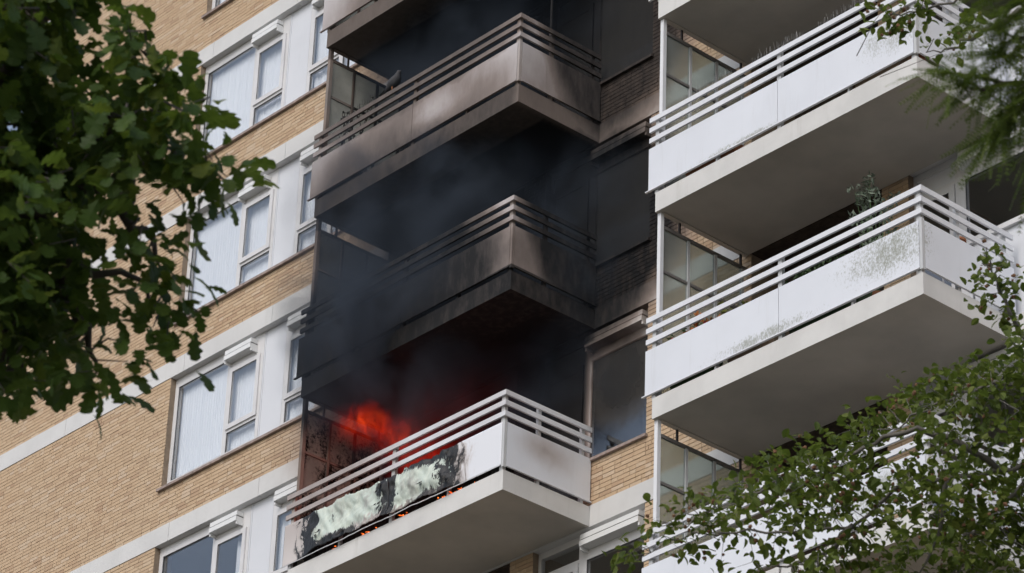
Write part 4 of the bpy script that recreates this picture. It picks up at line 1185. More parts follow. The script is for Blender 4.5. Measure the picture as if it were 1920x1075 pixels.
BEECH_IN=[(15.69,-10.82,11.87),(15.23,-9.94,12.17),(15.97,-10.15,11.98),(16.20,-10.91,11.14),(14.50,-11.14,11.20),(15.26,-10.82,12.12),(15.99,-10.92,11.16),(15.54,-9.72,12.67),(16.14,-10.75,12.03),(16.88,-11.15,11.40),(16.76,-12.03,11.23),(16.37,-12.13,10.51),(16.07,-10.95,10.43),(16.39,-11.36,11.46),(16.14,-10.88,11.02),(15.38,-11.29,10.95),(15.49,-10.83,10.67),(17.46,-12.02,10.49),(15.97,-11.30,11.15),(15.64,-11.88,11.08),(15.77,-10.14,12.27),(16.42,-10.95,10.50),(16.18,-12.01,11.41),(15.61,-11.07,10.89),(14.79,-11.58,10.74),(14.68,-10.92,10.81),(16.86,-11.83,11.64),(15.93,-11.41,10.98),(16.71,-11.51,11.67),(15.14,-12.51,11.16),(15.55,-11.52,10.57),(15.33,-11.93,11.24),(14.96,-11.32,10.62),(16.86,-12.40,11.25),(15.69,-11.48,11.45),(16.34,-10.98,10.98),(15.88,-10.29,11.53),(16.19,-11.02,10.87),(16.35,-10.63,12.42),(15.99,-11.65,11.30),(16.41,-11.68,11.75),(16.23,-11.08,11.15),(16.14,-10.26,12.19),(16.30,-11.32,12.00),(16.35,-11.08,10.42),(15.70,-11.22,12.11),(15.83,-11.00,12.36),(16.13,-10.41,10.58),(16.45,-11.08,10.25),(15.63,-11.69,11.19),(16.17,-10.29,11.34),(16.29,-11.08,11.54),(15.03,-11.10,10.85),(15.29,-11.76,11.29),(15.21,-12.38,11.20),(16.64,-13.69,10.30),(14.41,-11.72,11.85),(15.62,-10.90,11.49),(15.88,-12.46,11.07),(16.70,-11.33,10.81),(15.94,-10.53,12.66),(15.11,-10.31,12.80),(17.16,-11.56,11.48),(15.79,-12.75,10.18),(16.67,-10.98,10.76),(16.06,-10.65,11.71),(14.43,-10.98,10.98),(16.31,-10.47,11.72),(14.65,-12.03,11.42),(15.62,-10.52,10.71),(16.97,-11.56,10.83),(15.75,-9.81,10.95),(16.76,-11.31,11.33),(15.18,-11.09,11.79),(14.66,-12.53,11.14),(16.29,-11.85,11.12),(15.50,-11.59,11.41),(16.16,-11.33,11.86),(16.05,-11.93,10.85),(14.90,-10.45,11.72),(16.45,-10.80,10.74),(16.09,-11.46,11.31),(15.87,-12.03,10.09),(16.25,-11.54,10.44),(16.51,-10.94,10.80),(16.15,-11.52,11.68),(16.61,-11.37,11.04),(14.93,-11.59,11.00),(15.26,-9.19,11.38),(16.32,-11.12,11.65),(15.81,-11.64,10.91),(15.65,-11.67,10.34),(15.75,-10.24,11.55),(16.04,-11.96,11.56),(13.72,-11.50,11.90),(15.56,-10.04,11.22),(15.34,-11.60,10.86),(15.01,-11.87,11.38),(15.86,-11.39,10.38),(16.02,-11.89,10.21),(15.49,-10.22,12.85),(15.75,-10.07,12.66),(14.88,-12.53,11.10),(14.90,-11.47,11.93),(15.03,-10.70,10.81),(16.10,-11.89,11.34),(15.64,-11.16,11.87),(15.62,-10.35,12.34),(17.29,-11.68,11.68),(14.99,-11.90,10.53),(14.41,-11.56,11.88),(15.29,-11.52,10.53),(15.88,-10.26,11.94),(17.08,-11.48,11.92),(17.06,-11.47,10.89),(14.73,-10.76,11.76),(15.09,-12.58,11.10),(16.27,-11.97,10.90),(14.59,-12.32,11.19),(16.06,-10.18,11.11),(15.50,-10.64,11.14),(14.81,-11.01,10.95),(15.27,-10.84,11.13),(15.95,-10.90,10.68),(14.47,-10.77,11.16),(16.30,-11.95,11.16),(15.05,-10.42,11.08),(15.60,-11.96,11.54),(16.63,-10.90,11.86),(15.75,-11.57,11.95),(16.19,-12.15,10.54),(14.87,-11.65,11.60),(14.58,-10.86,11.01),(15.22,-11.98,11.51),(16.21,-11.51,10.90),(15.86,-11.95,11.28),(14.22,-11.27,11.76),(17.00,-11.80,11.12),(15.53,-10.95,11.03),(15.31,-10.98,11.50),(16.90,-11.42,12.01),(15.41,-12.51,11.04),(16.43,-11.03,10.71),(16.50,-12.64,9.97),(15.98,-10.61,12.36),(15.90,-10.92,11.08),(15.96,-10.59,11.42),(15.49,-11.55,11.90),(15.70,-11.33,10.73),(15.92,-11.83,11.86),(15.18,-10.70,10.95),(15.97,-12.21,10.40),(16.69,-11.26,11.17),(15.04,-11.24,10.92),(15.36,-10.98,10.58),(15.23,-11.20,12.33),(16.59,-11.56,10.30),(15.86,-10.02,11.54),(15.53,-10.63,10.65),(15.65,-12.62,10.69),(14.96,-10.76,11.68),(15.94,-10.87,11.35),(14.77,-11.15,11.86),(15.49,-10.74,12.11),(15.54,-10.95,11.80),(16.34,-11.92,11.68),(15.26,-9.94,11.16),(16.73,-11.37,10.61),(16.54,-10.71,12.21),(15.64,-10.67,10.85),(16.35,-10.56,11.89),(15.74,-10.59,11.43),(15.43,-10.59,10.91),(14.98,-11.91,10.87),(15.96,-11.97,10.71),(16.03,-11.14,10.73),(16.12,-10.68,12.38),(14.33,-11.69,11.82),(15.15,-10.00,11.13),(15.38,-11.72,11.63),(16.22,-11.38,11.17),(16.35,-11.95,11.51),(15.22,-11.22,11.58),(15.63,-11.30,11.47),(14.84,-11.59,10.93),(16.21,-11.26,11.93),(15.78,-10.64,12.29),(14.72,-10.86,11.86),(16.36,-12.02,10.24),(16.62,-11.33,10.67),(15.42,-10.35,11.27),(15.75,-11.12,10.57),(15.42,-11.04,11.27),(16.69,-11.63,11.57),(16.96,-11.95,10.68),(15.94,-10.11,12.45),(17.25,-11.92,11.27),(15.91,-10.97,11.14),(16.05,-11.28,11.81),(15.96,-12.03,10.21),(15.69,-10.65,11.65),(16.37,-11.59,10.60),(15.34,-12.09,11.21),(16.70,-11.98,11.19),(14.64,-11.43,10.95),(16.53,-11.57,10.64),(16.52,-11.23,12.09),(16.85,-11.88,11.18),(14.71,-11.25,11.14),(15.92,-11.63,10.47),(15.56,-12.22,10.17),(15.93,-11.63,10.29),(14.45,-11.10,11.13),(14.91,-11.35,12.08),(16.64,-11.47,11.95),(15.02,-10.02,11.11),(16.68,-11.49,11.46),(14.81,-11.20,12.03),(15.89,-11.90,11.06),(15.50,-10.69,11.04),(14.50,-11.74,11.62),(16.11,-10.77,10.50),(14.88,-10.06,11.25),(14.91,-11.93,10.45),(15.47,-11.98,10.59),(13.95,-11.15,11.88),(15.35,-10.65,11.46),(15.61,-10.69,10.79),(15.27,-12.00,10.82),(15.31,-10.55,10.76),(16.08,-10.83,10.91),(16.46,-11.58,11.94),(15.03,-11.54,11.55),(15.47,-10.85,11.27),(15.02,-11.17,12.14),(16.31,-10.62,11.30),(15.47,-10.07,10.89),(14.62,-10.38,11.09),(15.80,-11.27,10.65),(16.05,-10.49,12.75),(15.79,-9.88,11.16),(15.45,-11.67,11.01),(14.67,-10.67,11.65),(15.52,-9.58,11.25),(15.49,-10.69,11.17),(16.72,-12.50,11.13),(15.23,-11.67,10.94),(14.61,-10.18,11.69),(16.04,-11.85,11.27),(14.93,-11.76,10.47),(15.67,-10.35,10.95),(15.66,-10.77,11.31),(16.24,-11.01,11.36),(16.22,-11.48,11.16),(16.02,-10.50,12.60),(15.58,-11.09,11.28),(16.84,-11.37,11.14),(14.88,-11.09,11.78),(16.05,-11.23,11.19),(15.46,-12.16,11.50),(16.12,-10.63,12.10),(16.57,-11.01,10.54),(14.89,-11.96,11.68),(16.42,-10.68,11.03),(16.03,-12.12,10.43),(15.24,-12.49,11.19),(15.90,-10.59,12.67),(14.89,-10.54,11.34),(15.43,-12.32,10.92),(14.38,-11.28,12.04),(16.01,-11.13,12.30),(14.65,-11.25,11.65),(16.06,-11.37,10.91),(15.56,-11.55,11.22),(16.90,-11.42,11.85),(14.90,-11.01,11.25),(15.91,-11.27,10.65),(15.90,-13.57,10.47),(15.80,-10.62,11.80),(16.17,-10.48,11.61),(15.93,-10.21,12.59),(15.42,-10.85,11.98),(15.64,-9.97,11.00),(16.49,-11.16,10.37),(16.14,-10.99,12.40),(15.35,-11.19,11.60),(14.87,-11.60,11.40),(14.13,-11.21,11.71),(16.79,-11.97,11.76),(15.22,-10.96,10.94),(16.03,-10.62,11.64),(16.34,-10.72,10.86),(16.14,-10.13,12.93),(14.53,-10.90,11.16),(15.23,-11.72,11.63),(15.16,-10.32,10.99),(15.37,-10.26,11.98),(16.29,-11.04,12.13),(14.66,-11.23,11.81),(14.82,-10.61,11.15),(15.54,-10.95,11.63),(15.91,-11.02,11.62),(14.95,-10.01,12.99),(16.35,-10.98,12.41),(15.35,-11.00,12.29),(15.05,-11.59,11.03),(15.92,-11.61,11.99),(16.39,-11.32,11.92),(14.53,-10.52,11.11),(15.10,-11.62,10.71),(15.63,-11.11,11.32),(15.52,-10.62,11.26),(16.64,-11.04,11.70),(15.43,-10.37,10.78),(15.12,-12.05,10.36),(15.97,-11.00,11.71),(16.23,-11.19,11.76),(15.26,-11.13,12.10),(15.42,-11.38,12.11),(15.98,-11.03,11.17),(15.59,-11.99,11.07),(16.79,-11.44,11.66),(14.40,-11.32,12.13),(15.94,-12.01,10.85),(15.36,-11.60,11.92),(15.56,-11.42,10.78),(16.08,-10.19,11.81),(15.96,-10.16,12.10),(15.90,-11.34,11.09),(15.17,-11.62,11.14),(15.89,-10.21,12.28),(15.19,-11.98,11.22),(15.69,-9.98,10.86),(16.05,-11.39,11.27),(15.80,-11.23,11.31),(15.44,-10.93,11.17),(16.07,-10.94,11.39),(13.75,-11.36,11.82),(15.05,-10.89,11.51),(17.02,-12.81,10.44),(14.28,-10.55,11.41),(15.70,-10.87,11.63),(14.97,-11.53,11.14),(16.17,-11.48,11.75),(15.23,-12.01,11.63),(15.54,-11.61,11.95),(14.48,-12.04,11.46),(16.17,-11.68,11.99),(16.11,-11.46,12.13),(16.04,-11.01,10.80),(15.62,-12.25,11.49),(15.92,-11.01,12.26),(15.24,-11.73,10.56),(15.86,-10.13,10.86),(15.93,-10.36,11.59),(15.52,-11.08,11.03),(15.85,-10.74,12.57),(16.08,-11.37,11.61),(15.27,-11.97,11.35),(16.12,-10.92,11.49),(14.61,-12.07,11.52),(15.00,-12.16,11.53),(16.02,-11.49,11.74),(16.60,-11.07,12.18),(14.94,-11.88,11.48),(16.31,-12.06,11.36),(14.19,-10.87,11.02),(14.71,-11.54,11.88),(15.42,-10.27,11.36),(14.85,-10.69,10.85),(16.00,-10.40,11.26),(15.20,-9.99,11.98),(16.22,-11.33,11.76),(16.49,-10.99,12.18),(14.54,-11.00,10.87),(15.22,-10.43,12.11),(16.65,-11.00,12.03),(13.79,-10.38,11.36),(17.39,-11.92,11.69),(15.30,-10.71,12.23),(15.88,-11.34,10.33),(16.17,-11.14,11.89),(15.12,-11.46,10.93),(15.39,-10.66,11.11),(16.53,-12.53,11.27),(16.23,-10.86,10.63),(16.57,-11.48,10.76),(15.76,-10.05,11.58),(16.54,-10.78,12.12),(15.85,-11.23,11.67),(15.36,-11.21,11.97),(15.23,-10.94,11.73),(16.13,-12.33,10.51),(17.02,-11.31,12.06),(15.26,-10.69,11.66),(15.38,-11.05,12.34),(16.09,-10.95,11.04),(16.16,-10.72,11.97),(16.22,-11.80,11.84),(15.32,-10.98,12.18),(14.94,-11.29,11.29),(15.86,-10.67,11.02),(15.11,-11.78,10.57),(15.15,-11.58,10.92),(15.58,-11.54,10.68),(15.72,-11.40,11.60),(16.58,-11.18,11.43),(15.50,-11.35,11.80),(16.31,-10.51,11.32),(15.47,-12.12,11.36),(14.98,-10.63,11.59),(15.76,-10.75,11.95),(15.15,-11.73,10.77),(16.45,-10.79,11.77),(16.20,-10.76,10.52),(16.19,-11.81,11.02),(15.06,-11.39,12.07),(17.11,-11.65,10.80),(16.10,-11.54,11.78),(16.17,-11.35,10.52),(16.66,-11.49,11.33),(15.77,-11.37,10.37),(15.96,-10.36,11.00),(16.96,-11.20,11.93),(15.98,-11.44,11.63),(15.80,-10.37,11.15),(16.53,-11.32,11.73),(14.60,-11.42,11.13),(16.08,-10.89,10.81),(16.18,-11.67,10.65),(16.30,-11.60,11.00),(16.06,-11.93,10.28),(14.83,-11.30,12.20),(16.79,-11.42,11.82),(14.66,-11.66,10.69),(15.46,-11.43,11.65),(14.86,-11.81,10.69),(16.35,-11.04,11.55),(15.33,-12.91,10.96),(15.75,-10.00,11.05),(15.60,-11.93,11.13),(14.73,-12.51,11.13),(15.13,-11.53,10.58),(14.83,-11.10,10.78),(15.76,-11.52,10.47),(15.61,-11.46,11.28),(15.24,-12.14,11.34),(15.16,-10.99,10.83),(15.76,-11.12,10.92),(16.14,-10.63,10.77),(16.57,-10.89,12.00),(14.87,-10.87,11.15),(15.96,-10.69,10.62),(15.64,-10.23,11.04),(15.81,-12.19,11.57),(15.80,-12.01,11.19),(16.34,-10.66,10.58),(16.35,-10.86,11.72),(15.58,-10.42,11.08),(15.14,-11.74,10.63),(17.23,-11.66,11.64),(15.64,-11.79,11.00),(16.01,-11.84,11.87),(15.88,-10.02,11.27),(15.38,-12.18,11.30),(16.06,-11.13,11.20),(15.55,-11.99,11.37),(16.62,-11.60,11.23),(16.15,-10.61,12.57),(16.58,-11.63,12.01),(16.39,-11.22,11.38),(16.28,-12.34,10.87),(15.15,-12.67,10.93),(16.28,-11.66,11.91),(16.72,-11.18,10.73),(16.01,-10.61,11.97),(16.31,-11.28,11.24),(15.63,-10.81,11.82),(15.84,-10.81,11.99),(16.36,-10.98,11.19),(15.06,-12.14,11.47),(15.46,-11.66,10.59),(16.07,-10.81,12.24),(16.13,-11.83,11.74),(16.17,-10.99,11.82),(15.69,-10.70,10.67),(15.04,-11.76,10.66),(15.26,-12.30,11.09),(16.36,-11.48,11.85),(15.41,-11.57,11.98),(15.42,-11.70,11.77),(15.29,-11.43,11.41),(16.35,-10.61,10.40),(15.82,-10.72,10.67),(17.32,-12.04,10.60),(15.24,-11.71,11.01),(14.82,-11.76,11.49),(16.73,-11.41,11.07),(16.11,-12.38,9.94),(14.79,-11.63,11.90),(15.66,-10.87,10.59),(16.42,-11.29,10.50),(15.34,-10.21,11.16),(15.78,-10.38,11.22),(14.16,-11.44,11.76),(15.59,-9.96,12.07),(17.07,-12.52,10.35),(15.23,-11.49,10.84),(15.93,-10.19,11.40),(15.22,-11.52,10.72),(15.85,-10.34,12.48),(17.06,-11.39,11.36),(16.45,-10.79,11.49),(14.51,-10.11,12.85),(15.92,-12.76,10.31),(16.20,-10.57,11.93),(16.15,-10.86,10.80),(14.88,-10.72,12.48),(15.47,-10.73,11.45),(16.52,-11.30,10.82),(14.96,-11.85,10.81),(14.91,-11.88,11.27),(15.62,-11.15,10.90),(15.99,-11.25,12.02),(15.03,-10.64,11.32),(15.23,-11.64,11.97),(14.92,-10.88,11.92),(16.48,-10.96,11.14),(15.72,-11.30,11.68),(15.09,-10.79,11.11),(14.93,-11.43,11.70),(14.29,-11.52,12.03),(15.35,-11.92,10.96),(16.21,-11.60,10.68),(15.12,-10.06,12.16),(16.01,-10.56,12.24),(15.76,-11.37,10.48),(15.78,-10.71,11.24),(15.28,-11.63,11.47),(15.93,-10.23,10.65),(16.33,-10.84,10.86),(15.86,-9.95,11.18),(15.51,-11.94,10.99),(15.77,-12.54,11.18),(15.55,-12.25,10.70),(16.20,-10.92,11.50),(16.73,-11.42,11.00),(16.69,-11.19,11.33),(16.12,-11.57,11.15),(14.84,-10.92,11.11),(14.17,-11.23,12.03),(16.42,-10.81,12.07),(16.96,-11.23,11.76),(16.30,-11.61,11.23),(16.31,-11.26,12.07),(15.65,-11.04,12.35),(15.09,-11.06,10.64),(16.56,-11.89,11.33),(16.46,-10.78,12.39),(15.77,-12.62,10.02),]
BEECH_OUT=[(14.35,-12.48,11.30),(14.36,-12.42,11.38),(14.52,-12.43,11.36),(14.60,-12.40,11.32),(14.37,-12.57,11.19),(14.40,-12.67,11.08),(14.43,-12.50,11.17),(14.54,-12.21,11.39),(14.74,-12.29,11.40),(14.40,-12.36,11.15),(14.35,-12.38,11.07),(14.35,-12.21,11.11),(14.58,-12.24,10.93),(14.46,-11.98,11.04),(14.76,-12.09,10.88),(14.48,-12.17,11.16),(14.56,-12.10,11.17),(14.63,-12.00,11.09),(14.63,-11.81,11.17),(14.79,-11.87,11.18),(14.94,-11.89,11.04),(15.05,-11.85,11.10),(14.75,-12.05,11.13),(14.15,-12.64,11.01),(14.16,-12.76,10.89),(13.99,-12.44,11.06),(14.18,-12.74,10.93),(14.66,-11.88,11.03),(15.11,-11.86,10.96),(14.84,-11.83,10.99),(16.49,-12.71,14.05),(16.49,-12.64,14.02),(16.42,-12.66,14.16),(16.62,-12.68,14.04),(16.67,-12.58,14.06),(16.59,-12.54,14.07),(16.71,-12.52,14.04),(16.49,-12.62,13.97),(16.56,-12.61,13.96),(16.66,-12.67,13.95),(16.64,-12.52,14.13),(16.68,-12.52,13.78),(16.73,-12.30,13.85),(16.94,-12.49,13.80),(16.94,-12.44,13.80),(16.88,-12.31,14.02),(16.70,-12.27,13.98),(16.96,-12.36,13.89),(16.58,-11.93,12.53),(16.27,-11.49,12.77),(16.34,-11.67,12.57),(16.37,-11.55,12.69),(16.57,-11.72,12.56),(16.11,-11.42,12.73),(16.45,-11.67,12.53),(16.52,-11.65,12.51),(16.43,-11.49,12.53),(16.41,-11.54,12.50),(16.38,-11.40,12.51),(16.29,-11.48,12.55),(16.24,-11.24,12.51),(16.29,-11.39,12.39),(16.55,-11.57,12.53),(16.22,-11.48,12.54),(16.28,-11.45,12.37),(16.41,-11.48,12.24),]
BEECHL_a=[(16.92,-10.54,11.71),(16.22,-10.97,11.54),(15.98,-11.15,11.52),(15.74,-11.34,11.48),(15.53,-11.51,11.45),(15.19,-11.65,11.21),(14.93,-11.87,11.17),(14.63,-12.15,11.17),(14.44,-12.35,11.17),(14.21,-12.50,11.05),]
BEECHL_b=[(15.98,-11.15,11.52),(15.82,-11.42,11.71),(15.63,-11.61,11.74),(15.39,-11.76,11.66),(15.20,-11.86,11.54),(14.90,-12.09,11.46),(14.55,-12.32,11.29),(14.33,-12.48,11.21),]
BEECHL_c=[(16.92,-10.54,11.71),(16.64,-10.97,12.04),(16.31,-11.20,11.99),(16.11,-11.38,12.00),(15.84,-11.54,11.90),(15.65,-11.63,11.80),(15.36,-11.82,11.69),]
BEECHL_d=[(16.22,-10.97,11.54),(15.87,-11.09,11.27),(15.65,-11.15,11.07),(15.55,-11.10,10.85),]
BEECHL_e=[(16.64,-10.97,12.04),(16.40,-11.29,12.23),(16.37,-11.45,12.42),(16.37,-11.59,12.60),(16.39,-11.68,12.75),]
BEECHL_f=[(16.64,-10.97,12.04),(16.82,-11.43,12.87),(17.08,-11.84,13.65),(17.17,-12.08,14.02),(17.06,-12.31,14.17),(16.76,-12.48,14.08),(16.56,-12.61,14.03),(16.46,-12.73,14.07),]
BEECHL_g=[(17.17,-12.08,14.02),(16.88,-12.24,13.93),(16.75,-12.28,13.85),(16.58,-12.41,13.83),]
BEECHL_h=[(15.19,-11.65,11.21),(14.95,-11.75,11.01),(14.68,-11.96,10.95),]
BEECHL_i=[(15.74,-11.34,11.48),(15.58,-11.27,11.16),(15.32,-11.30,10.86),]
CYPL_a=[(22.15,-17.56,8.87),(21.85,-17.68,8.74),(21.67,-17.83,8.74),(21.59,-17.92,8.77),(21.49,-18.02,8.79),]
CYPL_b=[(22.15,-17.56,8.87),(21.92,-17.75,8.89),(21.76,-17.87,8.88),(21.71,-17.96,8.94),]
CYPL_c=[(21.85,-17.68,8.74),(21.72,-17.74,8.68),(21.60,-17.77,8.60),(21.54,-17.79,8.57),]
CYPL_d=[(22.15,-17.56,8.87),(22.00,-17.78,9.00),(21.85,-17.90,9.00),(21.77,-18.00,9.03),]
CYPL_e=[(21.92,-17.75,8.89),(21.78,-17.80,8.81),(21.69,-17.89,8.84),]
CYPL_f=[(21.67,-17.83,8.74),(21.60,-17.87,8.72),(21.54,-17.93,8.74),]
CYPL_g=[(21.85,-17.68,8.74),(21.71,-17.67,8.59),(21.61,-17.65,8.46),]
CYPL_h=[(21.97,-17.81,9.00),(21.88,-17.82,8.93),(21.79,-17.91,8.95),]
CYPL_i=[(21.85,-17.68,8.74),(21.76,-17.75,8.74),(21.66,-17.78,8.67),(21.61,-17.80,8.64),]

# ---------------------------------------------------------------- trees
def leaf_mesh_oak():
    """lobed oak leaf, about 0.13 m long, folded along the midrib"""
    half = [(0.0, 0.005), (0.014, 0.013), (0.024, 0.022), (0.033, 0.025), (0.038, 0.017), (0.046, 0.019), (0.056, 0.034), (0.067, 0.039), (0.074, 0.026),
            (0.082, 0.028), (0.092, 0.042), (0.102, 0.041), (0.107, 0.027), (0.114, 0.027), (0.123, 0.029), (0.130, 0.020), (0.134, 0.0)]
    m = MB()
    for s in (1, -1):
        for (x0, y0), (x1, y1) in zip(half[:-1], half[1:]):
            def P3(x, y):
                return (x, s * y, 0.42 * y - 9.0 * y * y - 3.2 * (x - 0.05) ** 2)
            q = [P3(x0, 0), P3(x1, 0), P3(x1, y1), P3(x0, y0)]
            if y1 == 0: q = [P3(x0, 0), P3(x1, 0), P3(x0, y0)]
            n = len(m.v); m.v += q if s > 0 else q[::-1]; m.f.append(tuple(range(n, n + len(q)))); m.m.append(0)
    m.v += [(-0.02, 0.0012, 0), (-0.02, -0.0012, 0), (0, -0.0015, 0), (0, 0.0015, 0)]; n = len(m.v) - 4; m.f.append((n, n + 1, n + 2, n + 3)); m.m.append(0)
    return m


def leaf_mesh_beech():
    half = [(0.0, 0.003), (0.010, 0.013), (0.024, 0.021), (0.040, 0.021), (0.056, 0.012), (0.068, 0.0)]
    m = MB()
    for s in (1, -1):
        for (x0, y0), (x1, y1) in zip(half[:-1], half[1:]):
            def P3(x, y):
                return (x, s * y, 0.5 * y - 8.0 * y * y - 5.0 * (x - 0.03) ** 2)
            q = [P3(x0, 0), P3(x1, 0), P3(x1, y1), P3(x0, y0)]
            if y1 == 0: q = [P3(x0, 0), P3(x1, 0), P3(x0, y0)]
            n = len(m.v); m.v += q if s > 0 else q[::-1]; m.f.append(tuple(range(n, n + len(q)))); m.m.append(0)
    return m


def merged(m, tol=1e-6):
    """weld equal points so that one leaf is one island"""
    seen = {}; remap = []; nv = []
    for v in m.v:
        k = tuple(round(c, 5) for c in v)
        if k not in seen: seen[k] = len(nv); nv.append(v)
        remap.append(seen[k])
    m.v = nv; m.f = [tuple(remap[i] for i in f) for f in m.f]
    return m


def make_crown(tree, leafmb, mat, spots, n_single, seed):
    """spots: list of (point, direction, scale); the first n_single by closeness to view are objects"""
    leafmb = merged(leafmb)
    rnd = random.Random(seed)
    me = leafmb.mesh('leaf', mat)
    big = MB()
    frames = []
    for p, d, s in spots:
        d = d.normalized()
        side = d.cross(Vector((rnd.gauss(0, .5), rnd.gauss(0, .5), 1.0)))
        if side.length < 1e-3: side = Vector((1, 0, 0))
        side.normalize()
        up = side.cross(d)
        mat4 = Matrix(((d.x * s, side.x * s, up.x * s, p.x), (d.y * s, side.y * s, up.y * s, p.y), (d.z * s, side.z * s, up.z * s, p.z), (0, 0, 0, 1)))
        frames.append(mat4)
    crown_children = frames[:n_single]
    for f in frames[n_single:]:
        n = len(big.v)
        big.v += [tuple(f @ Vector(v)) for v in leafmb.v]
        big.f += [tuple(n + i for i in fc) for fc in leafmb.f]; big.m += [0] * len(leafmb.f)
    crown = big.build('crown', mat, tree)
    crown['kind'] = 'stuff'
    for f in crown_children:
        o = bpy.data.objects.new('leaf', me); col.objects.link(o); o.parent = crown; o.matrix_local = f
    return crown


def nearest_on(paths, p):
    best_, bd = None, 1e9
    for path in paths:
        for a, b_ in zip(path[:-1], path[1:]):
            ab = b_ - a; t = max(0, min(1, (p - a).dot(ab) / max(ab.length_squared, 1e-9)))
            c = a + ab * t; d = (c - p).length
            if d < bd: best_, bd = c, d
    return best_, bd


def tree(name, label, trunk, limbs, tips_out, tips_in, leafmb, leafmat, barkmat, per_out, per_in, reach, lsc, seed, n_single, trunk_r, limb_r, husk=None):
    rnd = random.Random(seed)
    t = empty(name, None, (trunk[0].x, trunk[0].y, 0)); tag(t, label, 'tree')
    off = Vector((trunk[0].x, trunk[0].y, 0))
    n = len(trunk)
    MB().tube([p - off for p in trunk], [trunk_r * (1.25 if i == 0 else 1) * (1 - 0.6 * i / (n - 1)) for i in range(n)], 12).build('trunk', M[barkmat], t, True)
    for path in limbs:
        m = MB(); k = len(path)
        fine = []
        for a, b_ in zip(path[:-1], path[1:]):
            for q in range(4):
                fine.append(a.lerp(b_, q / 4) + Vector((rnd.gauss(0, .02), rnd.gauss(0, .02), rnd.gauss(0, .02))) * (1 if q else 0))
        fine.append(path[-1])
        rads = [limb_r * (1 - 0.88 * i / (len(fine) - 1)) for i in range(len(fine))]
        m.tube([p - off for p in fine], rads, 7); m.build('limb', M[barkmat], t, True)
    tw = MB(); spots = []; hm = MB()
    lists = [(tips_out, per_out, 1.0), (tips_in, per_in, 1.0)]
    for tips, per, sc in lists:
        for tip in tips:
            b0, d0 = nearest_on(limbs, tip)
            dirv = (tip - b0) if d0 > 0.02 else Vector((rnd.gauss(0, 1), rnd.gauss(0, 1), -0.3))
            L = dirv.length
            start = b0 if L < 0.7 else tip - dirv.normalized() * 0.7
            mid = start.lerp(tip, 0.55) + Vector((rnd.gauss(0, .05), rnd.gauss(0, .05), rnd.uniform(0, .06)))
            tw.tube([start - off, mid - off, tip - off], [limb_r * 0.16, limb_r * 0.11, limb_r * 0.05], 4)
            dn = dirv.normalized() if dirv.length > 1e-6 else Vector((1, 0, 0))
            spots.append((tip - off, dn + Vector((0, 0, -0.5)), lsc))
            for i in range(max(2, int(per * rnd.choice((0.5, 0.8, 1.0, 1.2, 1.6))))):
                a = rnd.random()
                p = mid.lerp(tip, 0.35 + 0.65 * a) + Vector((rnd.gauss(0, 1), rnd.gauss(0, 1), rnd.gauss(0, 1))) * reach * 0.35
                d = dn * 0.5 + Vector((rnd.gauss(0, .8), rnd.gauss(0, .8), rnd.gauss(-0.3, .6)))
                spots.append((p - off, d, lsc * rnd.uniform(0.55, 1.3)))
            if husk and rnd.random() < husk:
                for _ in range(rnd.randint(1, 3)):
                    hp = tip + Vector((rnd.gauss(0, .05), rnd.gauss(0, .05), rnd.gauss(0, .05)))
                    hm.blob(hp - off, rnd.uniform(.010, .016), 6, 4, 0.35)
    tw.build('twigs', M[barkmat], t)['kind'] = 'stuff'
    if husk: hm.build('husks', M['husk'], t)['kind'] = 'stuff'
    make_crown(t, leafmb, M[leafmat], spots, n_single, seed + 1)
    return t


V3 = lambda L: [Vector(p) for p in L]
oak_limbs = [V3(L) for L in (OAKL_a, OAKL_b, OAKL_c, OAKL_d, OAKL_e, OAKL_f, OAKL_g, OAKL_h)]
tk = Vector((17.3, -20.4, 0))
oak_trunk = [Vector((16.9, -20.9, 0)), Vector((16.95, -20.85, 2.5)), Vector((17.1, -20.7, 5.0)), Vector((17.3, -20.5, 7.2)), oak_limbs[0][0], oak_limbs[0][0] + Vector((-.3, -.2, 2.0)), oak_limbs[0][0] + Vector((-.4, -.1, 4.0))]
tree('oak_tree', 'dark green oak with lobed leaves reaching in from the left', oak_trunk, oak_limbs, V3(OAK_OUT), V3(OAK_IN),
     leaf_mesh_oak(), 'oakleaf', 'bark', 7, 8, 0.20, 0.92, 21, 300, 0.26, 0.040)
be_limbs = [V3(L) for L in (BEECHL_a, BEECHL_b, BEECHL_c, BEECHL_d, BEECHL_e, BEECHL_f, BEECHL_g, BEECHL_h, BEECHL_i)]
be_trunk = [Vector((17.6, -10.6, 0)), Vector((17.5, -10.6, 3.5)), Vector((17.2, -10.55, 8)), be_limbs[0][0], be_limbs[0][0] + Vector((-.2, .2, 3.0)), be_limbs[0][0] + Vector((-.3, .3, 6.5))]
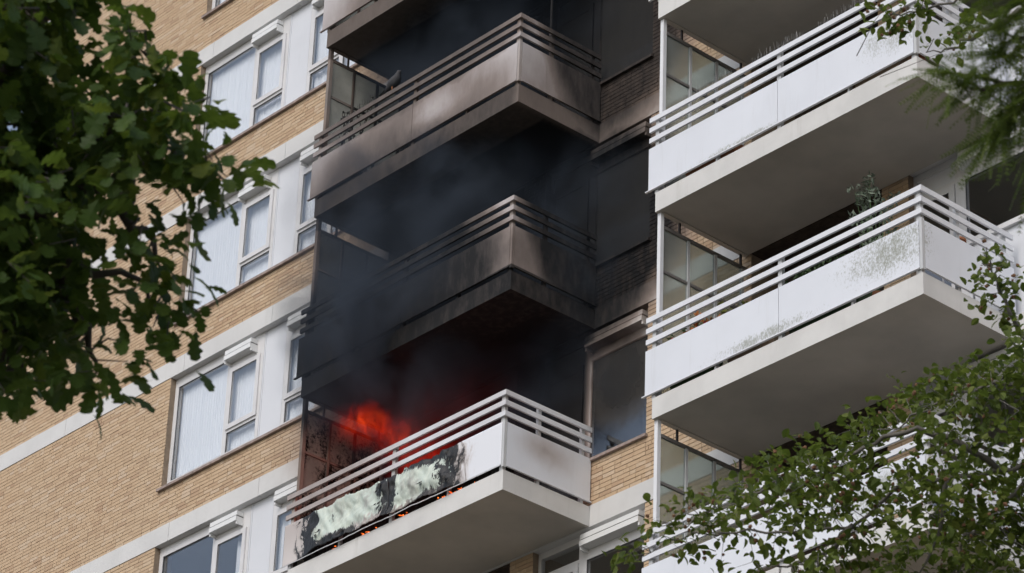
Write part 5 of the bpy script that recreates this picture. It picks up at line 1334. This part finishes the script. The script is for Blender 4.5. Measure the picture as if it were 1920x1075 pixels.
tree('beech_tree', 'beech with small leaves and brown husks in front of the white balconies', be_trunk, be_limbs, V3(BEECH_OUT), V3(BEECH_IN),
     leaf_mesh_beech(), 'beechleaf', 'barkgrey', 7, 12, 0.17, 1.02, 22, 300, 0.24, 0.022, 0.4)


def conifer():
    """feathery conifer whose sprays hang in at the upper right"""
    limbs = [V3(L) for L in (CYPL_a, CYPL_b, CYPL_c, CYPL_d, CYPL_e, CYPL_f, CYPL_g, CYPL_h, CYPL_i)]
    b0 = limbs[0][0]
    base = Vector((b0.x + 0.2, b0.y - 0.1, 0))
    t = empty('conifer_tree', None, base); tag(t, 'feathery bright green conifer in the upper right corner', 'tree')
    MB().tube([Vector((0, 0, 0)), Vector((0, 0, 5)), b0 - base, b0 - base + Vector((0, 0, 4.5))], [0.20, 0.15, 0.10, 0.02], 12).build('trunk', M['bark'], t, True)
    rnd = random.Random(77)
    lf = MB()
    for path in limbs:
        MB().tube([p - base for p in path], [0.012 * (1 - 0.85 * i / (len(path) - 1)) for i in range(len(path))], 6).build('limb', M['bark'], t, True)
        tot = sum((b_ - a).length for a, b_ in zip(path[:-1], path[1:]))
        for a, b_ in zip(path[:-1], path[1:]):
            ax = (b_ - a).normalized()
            for q in range(int((b_ - a).length / 0.0075) + 1):
                c = a.lerp(b_, rnd.random())
                d = (ax * 0.7 + Vector((rnd.gauss(0, .55), rnd.gauss(0, .55), rnd.gauss(-.35, .4)))).normalized()
                L = rnd.uniform(0.12, 0.26)
                side = d.cross(Vector((rnd.gauss(0, .4), rnd.gauss(0, .4), 1))).normalized()
                nn = side.cross(d)
                pts = [c + d * (L * i / 4) - Vector((0, 0, 0.25 * L * (i / 4) ** 2)) for i in range(5)]
                lf.tube([p - base for p in pts], [0.0015, 0.0013, 0.0011, 0.0009, 0.0006], 3)
                ns = 16
                for i in range(ns):
                    s = i / ns
                    o = pts[0].lerp(pts[-1], s) - base
                    nl = 0.034 * (1 - 0.55 * s)
                    for sg in (-1, 1):
                        e_ = o + (side * sg + d * 0.75 + nn * rnd.uniform(-.25, .25)).normalized() * nl
                        w = d * 0.0034
                        lf.face([o - w, e_, o + w])
    cr_ = lf.build('crown', M['needle'], t); cr_['kind'] = 'stuff'
    return t


conifer()
